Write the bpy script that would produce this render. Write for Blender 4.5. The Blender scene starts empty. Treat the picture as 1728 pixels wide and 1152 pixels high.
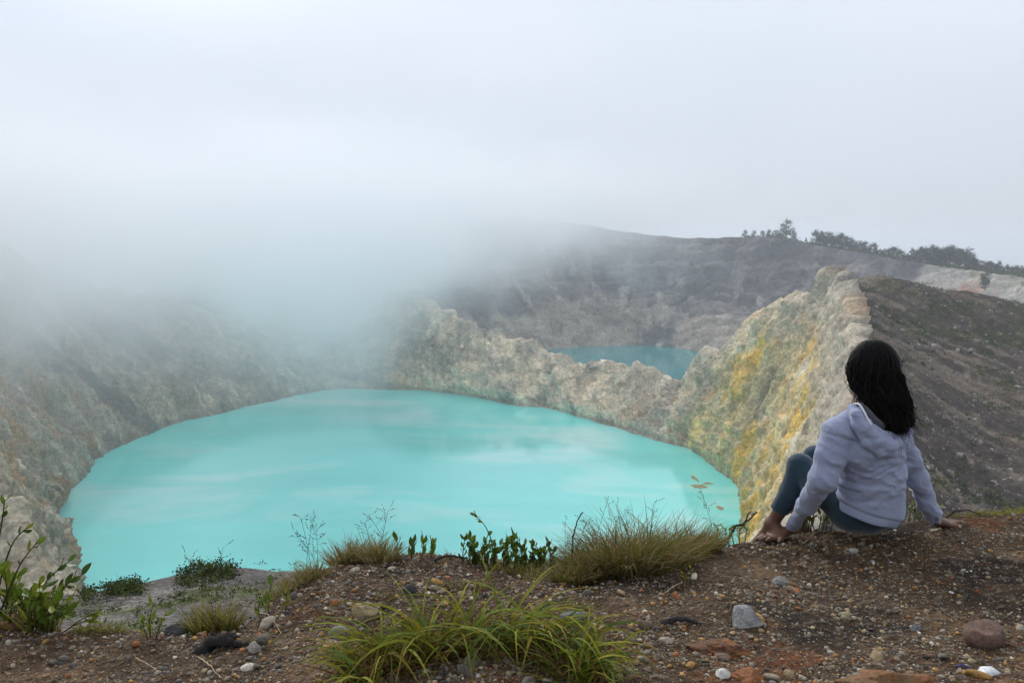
import bpy, bmesh, math, random
import numpy as np
from mathutils import Vector

SC = bpy.context.scene
COL = SC.collection
rad = math.radians

# ------------------------------------------------------------------ camera
EYE = 1.23                       # eye height above the spot where the person sits
F = 1496.0                       # focal length in pixels of the 1728 px wide photograph
PITCH = math.atan(176.0 / F)     # the level line runs through row 400
cam_d = bpy.data.cameras.new('camera')
cam_d.sensor_width = 36.0
cam_d.lens = 36.0 * F / 1728.0
cam_d.clip_start = 0.05
cam_d.clip_end = 60000.0
cam = bpy.data.objects.new('camera', cam_d)
COL.objects.link(cam)
cam.location = (0, 0, EYE)
cam.rotation_euler = (math.pi / 2 - PITCH, 0, 0)
SC.camera = cam

# ------------------------------------------------------------------ world (overcast, cloud all over)
SUN_EL, SUN_AZ = 34.0, -23.0     # degrees; azimuth measured from +Y towards +X
wd = bpy.data.worlds.new('World')
SC.world = wd
wd.use_nodes = True
wn, wl = wd.node_tree.nodes, wd.node_tree.links
wn.clear()
w_out = wn.new('ShaderNodeOutputWorld')
w_bg = wn.new('ShaderNodeBackground')
w_sky = wn.new('ShaderNodeTexSky')
w_sky.sky_type = 'NISHITA'
w_sky.sun_disc = False
w_sky.sun_elevation = rad(SUN_EL)
w_sky.sun_rotation = rad(SUN_AZ)
w_sky.altitude = 1600
w_co = wn.new('ShaderNodeTexCoord')
w_map = wn.new('ShaderNodeMapping')
w_map.inputs['Scale'].default_value = (1.0, 1.0, 2.2)
w_no = wn.new('ShaderNodeTexNoise')
w_no.inputs['Scale'].default_value = 1.7
w_no.inputs['Detail'].default_value = 5.0
w_no.inputs['Roughness'].default_value = 0.45
w_ramp = wn.new('ShaderNodeValToRGB')
w_ramp.color_ramp.elements[0].position = 0.30
w_ramp.color_ramp.elements[0].color = (8.0, 8.7, 9.9, 1)
w_ramp.color_ramp.elements[1].position = 0.72
w_ramp.color_ramp.elements[1].color = (9.3, 9.95, 10.9, 1)
w_mix = wn.new('ShaderNodeMixRGB')
w_mix.inputs[0].default_value = 0.9
wl.new(w_co.outputs['Generated'], w_map.inputs['Vector'])
wl.new(w_map.outputs[0], w_no.inputs['Vector'])
wl.new(w_no.outputs['Fac'], w_ramp.inputs[0])
wl.new(w_sky.outputs[0], w_mix.inputs[1])
wl.new(w_ramp.outputs[0], w_mix.inputs[2])
# the cloud is brightest round the veiled sun
w_dot = wn.new('ShaderNodeVectorMath')
w_dot.operation = 'DOT_PRODUCT'
w_dot.inputs[1].default_value = (math.sin(rad(SUN_AZ)) * math.cos(rad(SUN_EL)), math.cos(rad(SUN_AZ)) * math.cos(rad(SUN_EL)), math.sin(rad(SUN_EL)))
w_nrm = wn.new('ShaderNodeVectorMath')
w_nrm.operation = 'NORMALIZE'
wl.new(w_co.outputs['Generated'], w_nrm.inputs[0])
wl.new(w_nrm.outputs[0], w_dot.inputs[0])
def wmath(op, x, y=None):
    n_ = wn.new('ShaderNodeMath')
    n_.operation = op
    for i_, v_ in enumerate((x, y)):
        if v_ is None: continue
        if isinstance(v_, (int, float)): n_.inputs[i_].default_value = v_
        else: wl.new(v_, n_.inputs[i_])
    return n_.outputs[0]
w_ang = wmath('ARCCOSINE', wmath('MINIMUM', w_dot.outputs['Value'], 0.99999))
w_au = wmath('EXPONENT', wmath('MULTIPLY', wmath('POWER', wmath('DIVIDE', w_ang, rad(9.0)), 2.0), -1.0))
# an overcast sky darkens towards the horizon
w_sep = wn.new('ShaderNodeSeparateXYZ')
wl.new(w_nrm.outputs[0], w_sep.inputs[0])
w_hor = wmath('MINIMUM', wmath('ADD', wmath('MULTIPLY', wmath('MAXIMUM', w_sep.outputs['Z'], 0.0), 0.9), 0.84), 1.12)
w_scale = wmath('ADD', wmath('MULTIPLY', w_au, 20.0), w_hor)
w_mul = wn.new('ShaderNodeVectorMath')
w_mul.operation = 'SCALE'
wl.new(w_mix.outputs[0], w_mul.inputs[0])
wl.new(w_scale, w_mul.inputs['Scale'])
wl.new(w_mul.outputs[0], w_bg.inputs['Color'])
w_bg.inputs['Strength'].default_value = 0.085
wl.new(w_bg.outputs[0], w_out.inputs['Surface'])

# ------------------------------------------------------------------ sun behind thin cloud
sun_d = bpy.data.lights.new('sun', 'SUN')
sun_d.energy = 1.2
sun_d.angle = rad(14)
sun_d.color = (1.0, 0.90, 0.76)
sun = bpy.data.objects.new('sun', sun_d)
COL.objects.link(sun)
sv = Vector((math.sin(rad(SUN_AZ)) * math.cos(rad(SUN_EL)), math.cos(rad(SUN_AZ)) * math.cos(rad(SUN_EL)), math.sin(rad(SUN_EL))))
sun.rotation_euler = sv.to_track_quat('Z', 'Y').to_euler()

# ------------------------------------------------------------------ exposure and sampling
SC.view_settings.view_transform = 'Standard'
SC.view_settings.look = 'None'
SC.view_settings.exposure = 0.07
SC.view_settings.gamma = 1.0
SC.view_settings.use_curve_mapping = False
cy = SC.cycles
cy.max_bounces = 12
cy.diffuse_bounces = 3
cy.glossy_bounces = 3
cy.transparent_max_bounces = 12
cy.volume_bounces = 10
cy.volume_step_rate = 1.0
cy.volume_max_steps = 64
cy.use_adaptive_sampling = True
cy.adaptive_threshold = 0.02
cy.use_denoising = True
cy.caustics_reflective = False
cy.caustics_refractive = False

# ------------------------------------------------------------------ helpers
SN, CS = math.sin(PITCH), math.cos(PITCH)

def ray(px, py):
    a, b = (px - 864.0) / F, (576.0 - py) / F
    return a, CS + b * SN, -SN + b * CS

def W(px, py, Y):
    """the place seen at a photograph pixel, standing Y metres away"""
    x, y, z = ray(px, py)
    t = Y / y
    return np.array((x * t, Y, EYE + z * t))

def Wz(px, py, z):
    x, y, dz = ray(px, py)
    t = (z - EYE) / dz
    return np.array((x * t, y * t, z))

def hash3(ix, iy, iz, seed):
    h = (ix.astype(np.int64) * 374761393 + iy.astype(np.int64) * 668265263 + iz.astype(np.int64) * 2147483647 + seed * 1274126177) & 0xFFFFFFFF
    h = ((h ^ (h >> 13)) * 1274126177) & 0xFFFFFFFF
    h = ((h ^ (h >> 15)) * 2246822519) & 0xFFFFFFFF
    h = h ^ (h >> 16)
    return (h & 0xFFFFFF) / float(0x7FFFFF) - 1.0

def vnoise(x, y, z, seed=0):
    ix, iy, iz = np.floor(x), np.floor(y), np.floor(z)
    fx, fy, fz = x - ix, y - iy, z - iz
    fx = fx * fx * fx * (fx * (fx * 6 - 15) + 10)
    fy = fy * fy * fy * (fy * (fy * 6 - 15) + 10)
    fz = fz * fz * fz * (fz * (fz * 6 - 15) + 10)
    ix, iy, iz = ix.astype(np.int64), iy.astype(np.int64), iz.astype(np.int64)
    def h(a, b, c):
        return hash3(ix + a, iy + b, iz + c, seed)
    x00 = h(0, 0, 0) * (1 - fx) + h(1, 0, 0) * fx
    x10 = h(0, 1, 0) * (1 - fx) + h(1, 1, 0) * fx
    x01 = h(0, 0, 1) * (1 - fx) + h(1, 0, 1) * fx
    x11 = h(0, 1, 1) * (1 - fx) + h(1, 1, 1) * fx
    return (x00 * (1 - fy) + x10 * fy) * (1 - fz) + (x01 * (1 - fy) + x11 * fy) * fz

def fbm(x, y, z, octaves=4, seed=0, gain=0.5, ridged=False):
    s, a, t = 0.0, 1.0, 0.0
    for k in range(octaves):
        n = vnoise(x, y, z, seed + 17 * k)
        if ridged:
            n = 1.0 - 2.0 * np.abs(n)
        s = s + n * a
        t += a
        a *= gain
        x, y, z = x * 2.03 + 3.1, y * 2.03 + 1.7, z * 2.03 + 5.3
    return s / t

def cells(x, y, z, seed=0):
    """cellular noise: nearest and second distance, and a random number per cell"""
    ix, iy, iz = (np.floor(q).astype(np.int64) for q in (x, y, z))
    f1 = np.full(x.shape, 9.0); f2 = np.full(x.shape, 9.0); cid = np.zeros(x.shape)
    for a in (-1, 0, 1):
        for b in (-1, 0, 1):
            for c in (-1, 0, 1):
                jx, jy, jz = ix + a, iy + b, iz + c
                h1 = hash3(jx, jy, jz, seed)
                d = (jx + 0.5 + 0.45 * h1 - x) ** 2 + (jy + 0.5 + 0.45 * hash3(jx, jy, jz, seed + 1) - y) ** 2 + (jz + 0.5 + 0.45 * hash3(jx, jy, jz, seed + 2) - z) ** 2
                near = d < f1
                f2 = np.where(near, f1, np.minimum(f2, d))
                cid = np.where(near, h1, cid)
                f1 = np.where(near, d, f1)
    return np.sqrt(f1), np.sqrt(f2), cid

def smooth(x, a, b):
    t = np.clip((x - a) / (b - a), 0.0, 1.0)
    return t * t * (3 - 2 * t)

def mesh_np(name, verts, faces, mat, parent=None, tint=None, smooth_shade=True, per_face=None):
    """verts (n,3), faces (m,k) with k 3 or 4 -> one mesh object; tint (n,3) is the surface's own colour"""
    me = bpy.data.meshes.new(name)
    verts = np.asarray(verts, dtype=np.float32)
    faces = np.asarray(faces, dtype=np.int32)
    n, (m, k) = len(verts), faces.shape
    me.vertices.add(n)
    me.vertices.foreach_set('co', verts.ravel())
    me.loops.add(m * k)
    me.loops.foreach_set('vertex_index', faces.ravel())
    me.polygons.add(m)
    me.polygons.foreach_set('loop_start', np.arange(0, m * k, k, dtype=np.int32))
    if smooth_shade:
        me.polygons.foreach_set('use_smooth', np.ones(m, dtype=bool))
    me.update(calc_edges=True)
    if tint is not None:
        at = me.color_attributes.new('tint', 'FLOAT_COLOR', 'POINT')
        c = np.ones((n, 4), dtype=np.float32)
        c[:, :3] = tint
        at.data.foreach_set('color', c.ravel())
    me.materials.append(mat)
    o = bpy.data.objects.new(name, me)
    COL.objects.link(o)
    if parent is not None:
        o.parent = parent
    return o

def grid_faces(nu, nv):
    i = np.arange(nu * nv).reshape(nu, nv)
    return np.stack([i[:-1, :-1], i[1:, :-1], i[1:, 1:], i[:-1, 1:]], -1).reshape(-1, 4)

def grid_normals(P):
    du = np.gradient(P, axis=0)
    dv = np.gradient(P, axis=1)
    n = np.cross(du, dv)
    return n / (np.linalg.norm(n, axis=-1, keepdims=True) + 1e-9)

def lerp_c(a, b, t):
    return a * (1 - t[..., None]) + np.asarray(b, float) * t[..., None]

def tag(o, label=None, cat=None, group=None, kind=None):
    if label: o['label'] = label
    if cat: o['category'] = cat
    if group: o['group'] = group
    if kind: o['kind'] = kind
    return o

def empty(name, loc=(0, 0, 0), rz=0.0):
    o = bpy.data.objects.new(name, None)
    COL.objects.link(o)
    o.location = loc
    o.rotation_euler = (0, 0, rz)
    o.empty_display_size = 0.1
    return o

# ------------------------------------------------------------------ materials
def new_mat(name):
    m = bpy.data.materials.new(name)
    m.use_nodes = True
    nt = m.node_tree
    return m, nt, nt.nodes['Principled BSDF']

def add_noise(nt, scale, detail=6, rough=0.6, vec=None, dist=0.0):
    n = nt.nodes.new('ShaderNodeTexNoise')
    n.inputs['Scale'].default_value = scale
    n.inputs['Detail'].default_value = detail
    n.inputs['Roughness'].default_value = rough
    n.inputs['Distortion'].default_value = dist
    if vec is not None:
        nt.links.new(vec, n.inputs['Vector'])
    return n

def add_range(nt, src, a, b, c, d):
    n = nt.nodes.new('ShaderNodeMapRange')
    n.inputs['From Min'].default_value = a
    n.inputs['From Max'].default_value = b
    n.inputs['To Min'].default_value = c
    n.inputs['To Max'].default_value = d
    nt.links.new(src, n.inputs['Value'])
    return n.outputs[0]

def add_math(nt, op, a, b=None):
    n = nt.nodes.new('ShaderNodeMath')
    n.operation = op
    for i, v in enumerate((a, b)):
        if v is None: continue
        if isinstance(v, (int, float)): n.inputs[i].default_value = v
        else: nt.links.new(v, n.inputs[i])
    return n.outputs[0]

def add_mix(nt, kind, fac, a, b):
    n = nt.nodes.new('ShaderNodeMixRGB')
    n.blend_type = kind
    for i, v in enumerate((fac, a, b)):
        if isinstance(v, (int, float)): n.inputs[i].default_value = v
        elif isinstance(v, tuple): n.inputs[i].default_value = (*v, 1.0) if len(v) == 3 else v
        else: nt.links.new(v, n.inputs[i])
    return n.outputs[0]

def tinted(name, scales, amount, rough=0.95, bump=None, spec=0.2, patches=()):
    """surface colour from the 'tint' attribute, broken up by procedural grain of several sizes (metres)"""
    m, nt, bs = new_mat(name)
    at = nt.nodes.new('ShaderNodeAttribute')
    at.attribute_name = 'tint'
    geo = nt.nodes.new('ShaderNodeNewGeometry')
    col = at.outputs['Color']
    hsum = None
    for s, amt in zip(scales, amount):
        n = add_noise(nt, 1.0 / s, 5, 0.62, geo.outputs['Position'])
        f = add_range(nt, n.outputs['Fac'], 0.3, 0.7, 1 - amt, 1 + amt)
        cmb = nt.nodes.new('ShaderNodeCombineXYZ')
        for i in range(3): nt.links.new(f, cmb.inputs[i])
        col = add_mix(nt, 'MULTIPLY', 1.0, col, cmb.outputs[0])
        h = add_math(nt, 'MULTIPLY', n.outputs['Fac'], s)
        hsum = h if hsum is None else add_math(nt, 'ADD', hsum, h)
    for (s, lo, hi, c) in patches:
        n = add_noise(nt, 1.0 / s, 4, 0.6, geo.outputs['Position'])
        f = add_range(nt, n.outputs['Fac'], lo, hi, 0.0, 1.0)
        col = add_mix(nt, 'MIX', f, col, c)
    nt.links.new(col, bs.inputs['Base Color'])
    bs.inputs['Roughness'].default_value = rough
    bs.inputs['Specular IOR Level'].default_value = spec
    if bump:
        b = nt.nodes.new('ShaderNodeBump')
        b.inputs['Strength'].default_value = bump
        b.inputs['Distance'].default_value = 1.0
        nt.links.new(hsum, b.inputs['Height'])
        nt.links.new(b.outputs[0], bs.inputs['Normal'])
    return m

M = {}
M['rock'] = tinted('crater_rock', (14.0, 4.0, 1.3), (0.20, 0.30, 0.40), bump=0.15, spec=0.0)
M['scree'] = tinted('scree', (9.0, 2.2, 0.7), (0.25, 0.35, 0.5), bump=0.6, spec=0.1)

# ------------------------------------------------------------------ crater of the near lake
LAKE = -130.0

def catmull(C, t):
    """C (n,d) control points, t in [0,n-1] -> smooth interpolation"""
    n = len(C)
    i = np.clip(np.floor(t).astype(int), 0, n - 2)
    f = (t - i)[:, None]
    p0, p1, p2, p3 = C[np.clip(i - 1, 0, n - 1)], C[i], C[i + 1], C[np.clip(i + 2, 0, n - 1)]
    return 0.5 * ((2 * p1) + (-p0 + p2) * f + (2 * p0 - 5 * p1 + 4 * p2 - p3) * f * f + (-p0 + 3 * p1 - 3 * p2 + p3) * f ** 3)

# shore (pixel, on the water) , rim (pixel, metres away), kind of back slope
cols = [
    ((120, 1060), (170, 1080, 165), 'out'),
    ((112, 1000), (95, 1030, 195), 'out'),
    ((104, 965), (55, 960, 215), 'out'),
    ((92, 925), (24, 880, 235), 'out'),
    ((80, 890), (-22, 790, 268), 'out'),
    ((92, 858), (-110, 640, 310), 'out'),
    ((140, 797), (-260, 480, 380), 'out'),
    ((162, 770), (-190, 440, 480), 'out'),
    ((220, 742), (-10, 440, 600), 'out'),
    ((290, 715), (90, 470, 690), 'out'),
    ((370, 695), (200, 503, 750), 'out'),
    ((450, 676), (330, 528, 800), 'out'),
    ((535, 659), (465, 568, 815), 'out'),
    ((585, 655), (560, 598, 835), 'out'),
    ((635, 656), (640, 520, 860), 'ridge'),
    ((700, 657), (690, 503, 835), 'ridge'),
    ((770, 664), (740, 525, 800), 'ridge'),
    ((825, 673), (790, 556, 775), 'ridge'),
    ((870, 682), (832, 574, 758), 'ridge'),
    ((910, 687), (880, 583, 738), 'ridge'),
    ((950, 693), (925, 603, 715), 'ridge'),
    ((1000, 708), (985, 634, 690), 'ridge'),
    ((1040, 719), (1045, 622, 662), 'ridge'),
    ((1080, 731), (1095, 634, 640), 'ridge'),
    ((1110, 741), (1138, 649, 615), 'ridge'),
    ((1140, 749), (1180, 624, 590), 'ridge'),
    ((1165, 757), (1232, 603, 560), 'ridge'),
    ((1185, 766), (1268, 556, 530), 'ridge'),
    ((1210, 788), (1300, 533, 500), 'ridge'),
    ((1232, 802), (1345, 524, 480), 'ridge'),
    ((1250, 816), (1390, 502, 465), 'ridge'),
    ((1258, 836), (1424, 474, 450), 'e'),
    ((1262, 862), (1441, 505, 400), 'f'),
    ((1260, 892), (1453, 560, 330), 'g'),
    ((1252, 930), (1445, 640, 260), 'h'),
    ((1248, 975), (1425, 740, 190), 'i'),
    ((1245, 1040), (1385, 850, 130), 'j'),
    ((1235, 1130), (1325, 965, 80), 'k'),
]
flank = {
    'e': [(1490, 479, 445), (1560, 489, 440), (1640, 501, 436), (1728, 515, 430), (1960, 545, 415)],
    'f': [(1500, 522, 396), (1580, 547, 390), (1650, 567, 382), (1728, 588, 374), (1960, 625, 355)],
    'g': [(1515, 600, 326), (1590, 640, 320), (1660, 670, 312), (1740, 692, 304), (1960, 735, 290)],
    'h': [(1525, 700, 262), (1600, 748, 262), (1665, 775, 258), (1740, 795, 252), (1960, 825, 240)],
    'i': [(1520, 795, 200), (1600, 838, 210), (1660, 858, 215), (1740, 876, 215), (1960, 905, 210)],
    'j': [(1500, 905, 140), (1600, 935, 150), (1680, 950, 158), (1750, 965, 165), (1960, 995, 170)],
    'k': [(1450, 1010, 90), (1580, 1035, 100), (1660, 1050, 108), (1750, 1065, 115), (1960, 1095, 120)],
}
S = np.array([Wz(*c[0], LAKE) for c in cols])
R = np.array([W(*c[1]) for c in cols])
B = np.zeros((len(cols), 5, 3))
for i, c in enumerate(cols):
    if c[2] in flank:
        B[i] = [W(*q) for q in flank[c[2]]]
        continue
    out = R[i] - S[i]
    out[2] = 0
    out /= np.linalg.norm(out)
    if c[2] == 'ridge':
        ln, drop = 70.0, -140.0 - R[i][2]
    else:
        ln, drop = 260.0, -90.0
        if c[1][0] < 0 or i < 6:
            ln, drop = 140.0, -45.0
    if i <= 4:      # the outer side of the pale spur runs down towards the viewer
        out = np.array((-0.55, -0.83, 0.0)); ln, drop = 110.0, -40.0
    for k in range(5):
        f = (k + 1) / 5.0
        B[i, k] = R[i] + out * ln * f + np.array((0, 0, drop * f ** (0.8 if c[2] == 'ridge' else 1.0)))
ie = [c[2] for c in cols].index('e')
for q, (dx, dy, dz) in zip((1, 2, 3), ((10, 55, -45), (20, 85, -80), (25, 110, -110))):
    B[ie - q] = B[ie] * 1.0 + np.array((dx, dy, dz))
    if q > 1: B[ie - q] = 0.5 * B[ie - q] + 0.5 * (R[ie - q] + np.linspace(.2, 1, 5)[:, None] * np.array((60, 60, -110)))

ctrl = np.concatenate([S[:, None], R[:, None], B], 1)       # (n, 7, 3)
seg = 0.5 * (np.linalg.norm(np.diff(S, axis=0), axis=1) + np.linalg.norm(np.diff(R, axis=0), axis=1))
arc = np.concatenate([[0], np.cumsum(seg)])
NU = 1050
tt = np.interp(np.linspace(0, arc[-1], NU), arc, np.arange(len(cols)))
cc = catmull(ctrl.reshape(len(cols), -1), tt).reshape(NU, 7, 3)
NW, NB = 150, 150
v = np.linspace(-0.06, 1, NW)
prof_h = np.where(v < 0, v, v ** 1.0)
prof_z = np.where(v < 0, v * 1.2, 0.86 * v + 0.14 * np.sin(v * math.pi / 2) ** 2)
wall = cc[:, 0, None, :2] + (cc[:, 1, None, :2] - cc[:, 0, None, :2]) * prof_h[None, :, None]
wz = cc[:, 0, None, 2] + (cc[:, 1, None, 2] - cc[:, 0, None, 2]) * prof_z[None, :]
wall = np.concatenate([wall, wz[..., None]], -1)
tb = np.linspace(0, 5, NB + 1)[1:]
bk = np.stack([catmull(cc[u, 1:], tb) for u in range(NU)])
P = np.concatenate([wall, bk], 1)
NV = P.shape[1]
vv = np.concatenate([v, 1 + tb / 5.0])[None, :].repeat(NU, 0)          # 0 shore, 1 rim, 2 outer end
uu = tt[:, None].repeat(NV, 1)                                        # control column number
N = grid_normals(P)
if N[NU // 2, 60] @ np.array((0, -1.0, 0.3)) < 0: N = -N
X, Y_, Z = P[..., 0], P[..., 1], P[..., 2]
arcu = np.linspace(0, arc[-1], NU)[:, None].repeat(NV, 1)
on_flank = smooth(uu, ie - 1.2, ie + 0.3) * smooth(vv + 0.03 * fbm(X / 12, Y_ / 12, Z / 12, 4, 95, .6), 1.0, 1.045)
cliff = 1 - smooth(vv, 1.02, 1.15) * 0.75
warp = fbm(X / 60, Y_ / 60, Z / 60, 3, 91) * 14
gull = fbm((arcu + warp) / 27, vv * 1.1, X * 0 + 0.5, 4, 3, ridged=True)
crag = fbm(X / 26, Y_ / 26, Z / 34, 5, 5, 0.55, ridged=True)
fine = fbm(X / 6, Y_ / 6, Z / 7, 4, 9, 0.6)
near_k = np.clip(np.hypot(X, Y_) / 500, 0.35, 1.0)
blk = fbm(X / 11, Y_ / 11, Z / 16, 4, 6, 0.6, ridged=True)
wq = fbm(X / 9, Y_ / 9, Z / 9, 3, 8)
dip = Z * 0.35                                            # beds and joints lean over
a1, a2, ac = cells((X + dip) / 24 + wq * .35, (Y_ + dip) / 24, Z / 55 + wq * .35, 200)
crack = np.exp(-(a2 - a1) / 0.05) * 0.7
bc = fbm(X / 5, Y_ / 5, Z / 9, 3, 211)
fine = fbm(X / 5.5, Y_ / 5.5, Z / 11, 4, 9, 0.62, ridged=True)
# leaning beds that break off in ledges, here and there
bed = (Z * 0.85 + X * 0.30 + Y_ * 0.12 + 7 * fbm(X / 45, Y_ / 45, Z / 45, 3, 12)) / 8.5
led = (bed - np.floor(bed)) * smooth(fbm(X / 38, Y_ / 38, Z / 38, 3, 13), -0.15, 0.35)
disp = (7.0 * gull + 5.0 * crag + 3.2 * blk + 1.9 * fine + 1.0 * ac + 1.5 * led - crack) * cliff * near_k
low = smooth(vv, -0.03, 0.10)
disp = disp * (0.35 + 0.65 * low)
fl = fbm(X / 30, Y_ / 30, Z / 30, 4, 15) * 2.2 + fbm(X / 5, Y_ / 5, Z / 5, 4, 16, 0.6) * 0.9
fl += fbm((X * 0.8 + Y_ * 0.6) / 9.0, (X * -0.6 + Y_ * 0.8) / 60.0, Z * 0 + 2, 3, 18, 0.5, True) * 2.2
disp = disp * (1 - on_flank) + fl * on_flank * smooth(vv, 1.0, 1.1)
P = P + N * disp[..., None]
# pinnacles along the low saddle and the yellow crest
jag = fbm(arcu / 13, vv * 0 + 1.5, vv * 0 + .5, 4, 22, 0.6) * smooth(uu, 20.5, 23) * (1 - smooth(uu, ie + 0.2, ie + 1.2)) * np.exp(-((vv - 1.0) / 0.10) ** 2)
P[..., 2] += 9.0 * (jag - 0.15 * np.abs(jag))
jag2 = fbm(arcu / 30, vv * 0 + 4.5, vv * 0 + .5, 4, 23, 0.6) * np.exp(-((vv - 1.0) / 0.15) ** 2) * (1 - smooth(uu, ie - .5, ie + .5))
P[..., 2] += 4.0 * jag2

# the rock's own colours
n1 = fbm(X / 42, Y_ / 42, Z / 30, 4, 31)
n2 = fbm(X / 20, Y_ / 20, Z / 26, 4, 32)
n3 = fbm((arcu + warp) / 8, vv * 1.3, vv * 0, 4, 33)
n4 = fbm(X / 9, Y_ / 9, Z / 12, 4, 34)
grey = np.array((0.345, 0.315, 0.27))
T = np.zeros(P.shape) + grey
T = lerp_c(T, (0.27, 0.255, 0.205), smooth(n1, 0.0, 0.45))
T = lerp_c(T, (0.36, 0.255, 0.155), smooth(n2, 0.08, 0.42) * 0.8)
T = lerp_c(T, (0.60, 0.56, 0.49), smooth(n3 + 0.35 * n4, 0.1, 0.55) * 0.7)
band = fbm((arcu * 0.5 + vv * 90 + warp) / 26, vv * 1.2, vv * 0 + 3, 4, 35)            # slanting dark beds
T = lerp_c(T, (0.105, 0.105, 0.11), smooth(band, 0.12, 0.45) * 0.7)
T = lerp_c(T, (0.10, 0.10, 0.10), smooth(n4 - 0.3 * n1, 0.2, 0.55) * 0.5)
# sulphur on the right-hand cliff
ysel = smooth(uu, 24.0, 28.5) * (1 - smooth(vv, 0.98, 1.02) * smooth(uu, ie - 1, ie))
Ty = np.zeros(P.shape) + np.array((0.40, 0.335, 0.205))
Ty = lerp_c(Ty, (0.50, 0.33, 0.07), smooth(n3 + 0.5 * n2, -0.08, 0.32) * 0.92)
Ty = lerp_c(Ty, (0.55, 0.51, 0.42), smooth(n1 + 0.5 * n4 + smooth(vv, 0.72, 1.0) * 0.30, 0.32, 0.65))
Ty = lerp_c(Ty, (0.46, 0.42, 0.35), smooth(vv + .12 * n4, 0.66, 0.9) * 0.8)
Ty = lerp_c(Ty, (0.36, 0.20, 0.06), smooth(n4 + 0.6 * n2 - 0.15, 0.2, 0.55) * 0.6)
Ty = lerp_c(Ty, (0.19, 0.165, 0.13), smooth(-n2 + 0.5 * n3, 0.2, 0.6) * 0.75)
Ty = lerp_c(Ty, (0.26, 0.245, 0.22), smooth(vv, 0.62, 0.95) * smooth(uu, ie - 2.2, ie - 0.6) * 0.8)
T = T * (1 - ysel[..., None]) + Ty * ysel[..., None]
# lighter, pinkish ridge in the middle and a sulphur foot by the inlet
msel = smooth(uu, 13.5, 17.5) * (1 - smooth(uu, 21, 24))
T = lerp_c(T, (0.62, 0.535, 0.43), msel * smooth(n2 + 0.35, 0.0, 0.5) * (1 - .6 * smooth(n4, .1, .4)) * 0.9)
foot = np.exp(-((uu - 26.6) / 1.3) ** 2) * (1 - smooth(vv, 0.15, 0.42)) * smooth(n4, -0.2, 0.3)
T = lerp_c(T, (0.66, 0.56, 0.26), foot * 0.85)
T = T * 1.18 * np.array((1.07, 1.0, 0.89))
# dark scree flank with thin green patches
Tf = np.zeros(P.shape) + np.array((0.088, 0.080, 0.077))
Tf = lerp_c(Tf, (0.20, 0.18, 0.155), smooth(fbm((X * 0.8 + Y_ * 0.6) / 6.0, (X * -0.6 + Y_ * 0.8) / 60.0, Z * 0 + 2, 4, 41), -0.05, 0.4))
Tf = lerp_c(Tf, (0.30, 0.28, 0.25), smooth(fbm(X / 3, Y_ / 3, Z / 3, 3, 42), 0.35, 0.6) * 0.7)
gr = fbm(X / 14, Y_ / 14, Z / 14, 5, 43, 0.72) + 0.16 * smooth(Y_, 300, 430)
Tf = lerp_c(Tf, (0.065, 0.078, 0.034), smooth(gr, 0.16, 0.46) * 0.8)
Tf = lerp_c(Tf, (0.20, 0.135, 0.09), smooth(fbm(X / 22, Y_ / 22, Z / 22, 3, 44), 0.2, 0.5) * 0.6 * (1 - smooth(Y_, 230, 290)))
T = T * (1 - on_flank[..., None]) + 0.68 * Tf * np.array((1.14, 1.0, 0.86)) * on_flank[..., None]
# outer slopes on the left: thin heath
outl = smooth(vv, 1.02, 1.2) * (1 - smooth(uu, 12, 14))
T = lerp_c(T, (0.14, 0.145, 0.085), outl * 0.7)
# pale crust on the spur at the left edge
sp = (1 - smooth(uu, 3.6, 5.0)) * smooth(vv, 0.85, 1.0) * (1 - smooth(vv, 1.25, 1.5))
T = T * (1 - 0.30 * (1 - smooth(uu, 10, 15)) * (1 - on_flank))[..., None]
T = lerp_c(T, (0.36, 0.325, 0.235), sp * smooth(n4 + n2 * .5, -0.35, 0.15))
# damp dark line at the water
T = lerp_c(T, (0.16, 0.15, 0.13), (1 - smooth(vv, 0.0, 0.03)) * 0.5)
ck = np.clip(np.exp(-(a2 - a1) / 0.04) * .5 + smooth(-fine, .25, .7) * .5 + smooth(-blk, .3, .7) * .4, 0, 1) * (1 - on_flank)
T = lerp_c(T, (0.085, 0.078, 0.07), ck * 0.72)              # darker in the joints and hollows of the relief
T = T * (1 + 0.10 * bc * (1 - on_flank) + 0.10 * ac * (1 - on_flank))[..., None]
T = np.clip(T, 0.02, 0.8)
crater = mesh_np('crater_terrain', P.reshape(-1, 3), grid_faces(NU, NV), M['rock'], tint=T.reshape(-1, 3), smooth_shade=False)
tag(crater, kind='structure')

# ------------------------------------------------------------------ crater of the far lake
LAKE_B = -130.0
far = [
    ((560, 640), (350, 420, 1000)), ((700, 620), (480, 410, 1080)), ((830, 603), (620, 400, 1160)), ((920, 590), (760, 382, 1210)),
    ((960, 586), (860, 370, 1250)), ((1000, 584), (950, 376, 1270)), ((1050, 583), (1040, 389, 1280)),
    ((1100, 583), (1120, 400, 1270)), ((1150, 588), (1200, 402, 1250)), ((1200, 598), (1270, 400, 1220)),
    ((1240, 606), (1340, 406, 1180)), ((1290, 622), (1420, 423, 1130)), ((1330, 640), (1500, 436, 1080)),
    ((1360, 660), (1570, 448, 1030)), ((1390, 690), (1650, 459, 980)), ((1400, 720), (1735, 470, 930)),
    ((1420, 760), (1900, 490, 850)), ((1440, 800), (2150, 520, 760)),
]
S2 = np.array([Wz(*c[0], LAKE_B) for c in far])
R2 = np.array([W(*c[1]) for c in far])
out = R2 - S2
out[:, 2] = 0
out /= np.linalg.norm(out, axis=1, keepdims=True)
ctrl = np.stack([S2, R2, R2 + out * 120 + np.array((0, 0, -12.0)), R2 + out * 500 + np.array((0, 0, -260.0))], 1)
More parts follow.
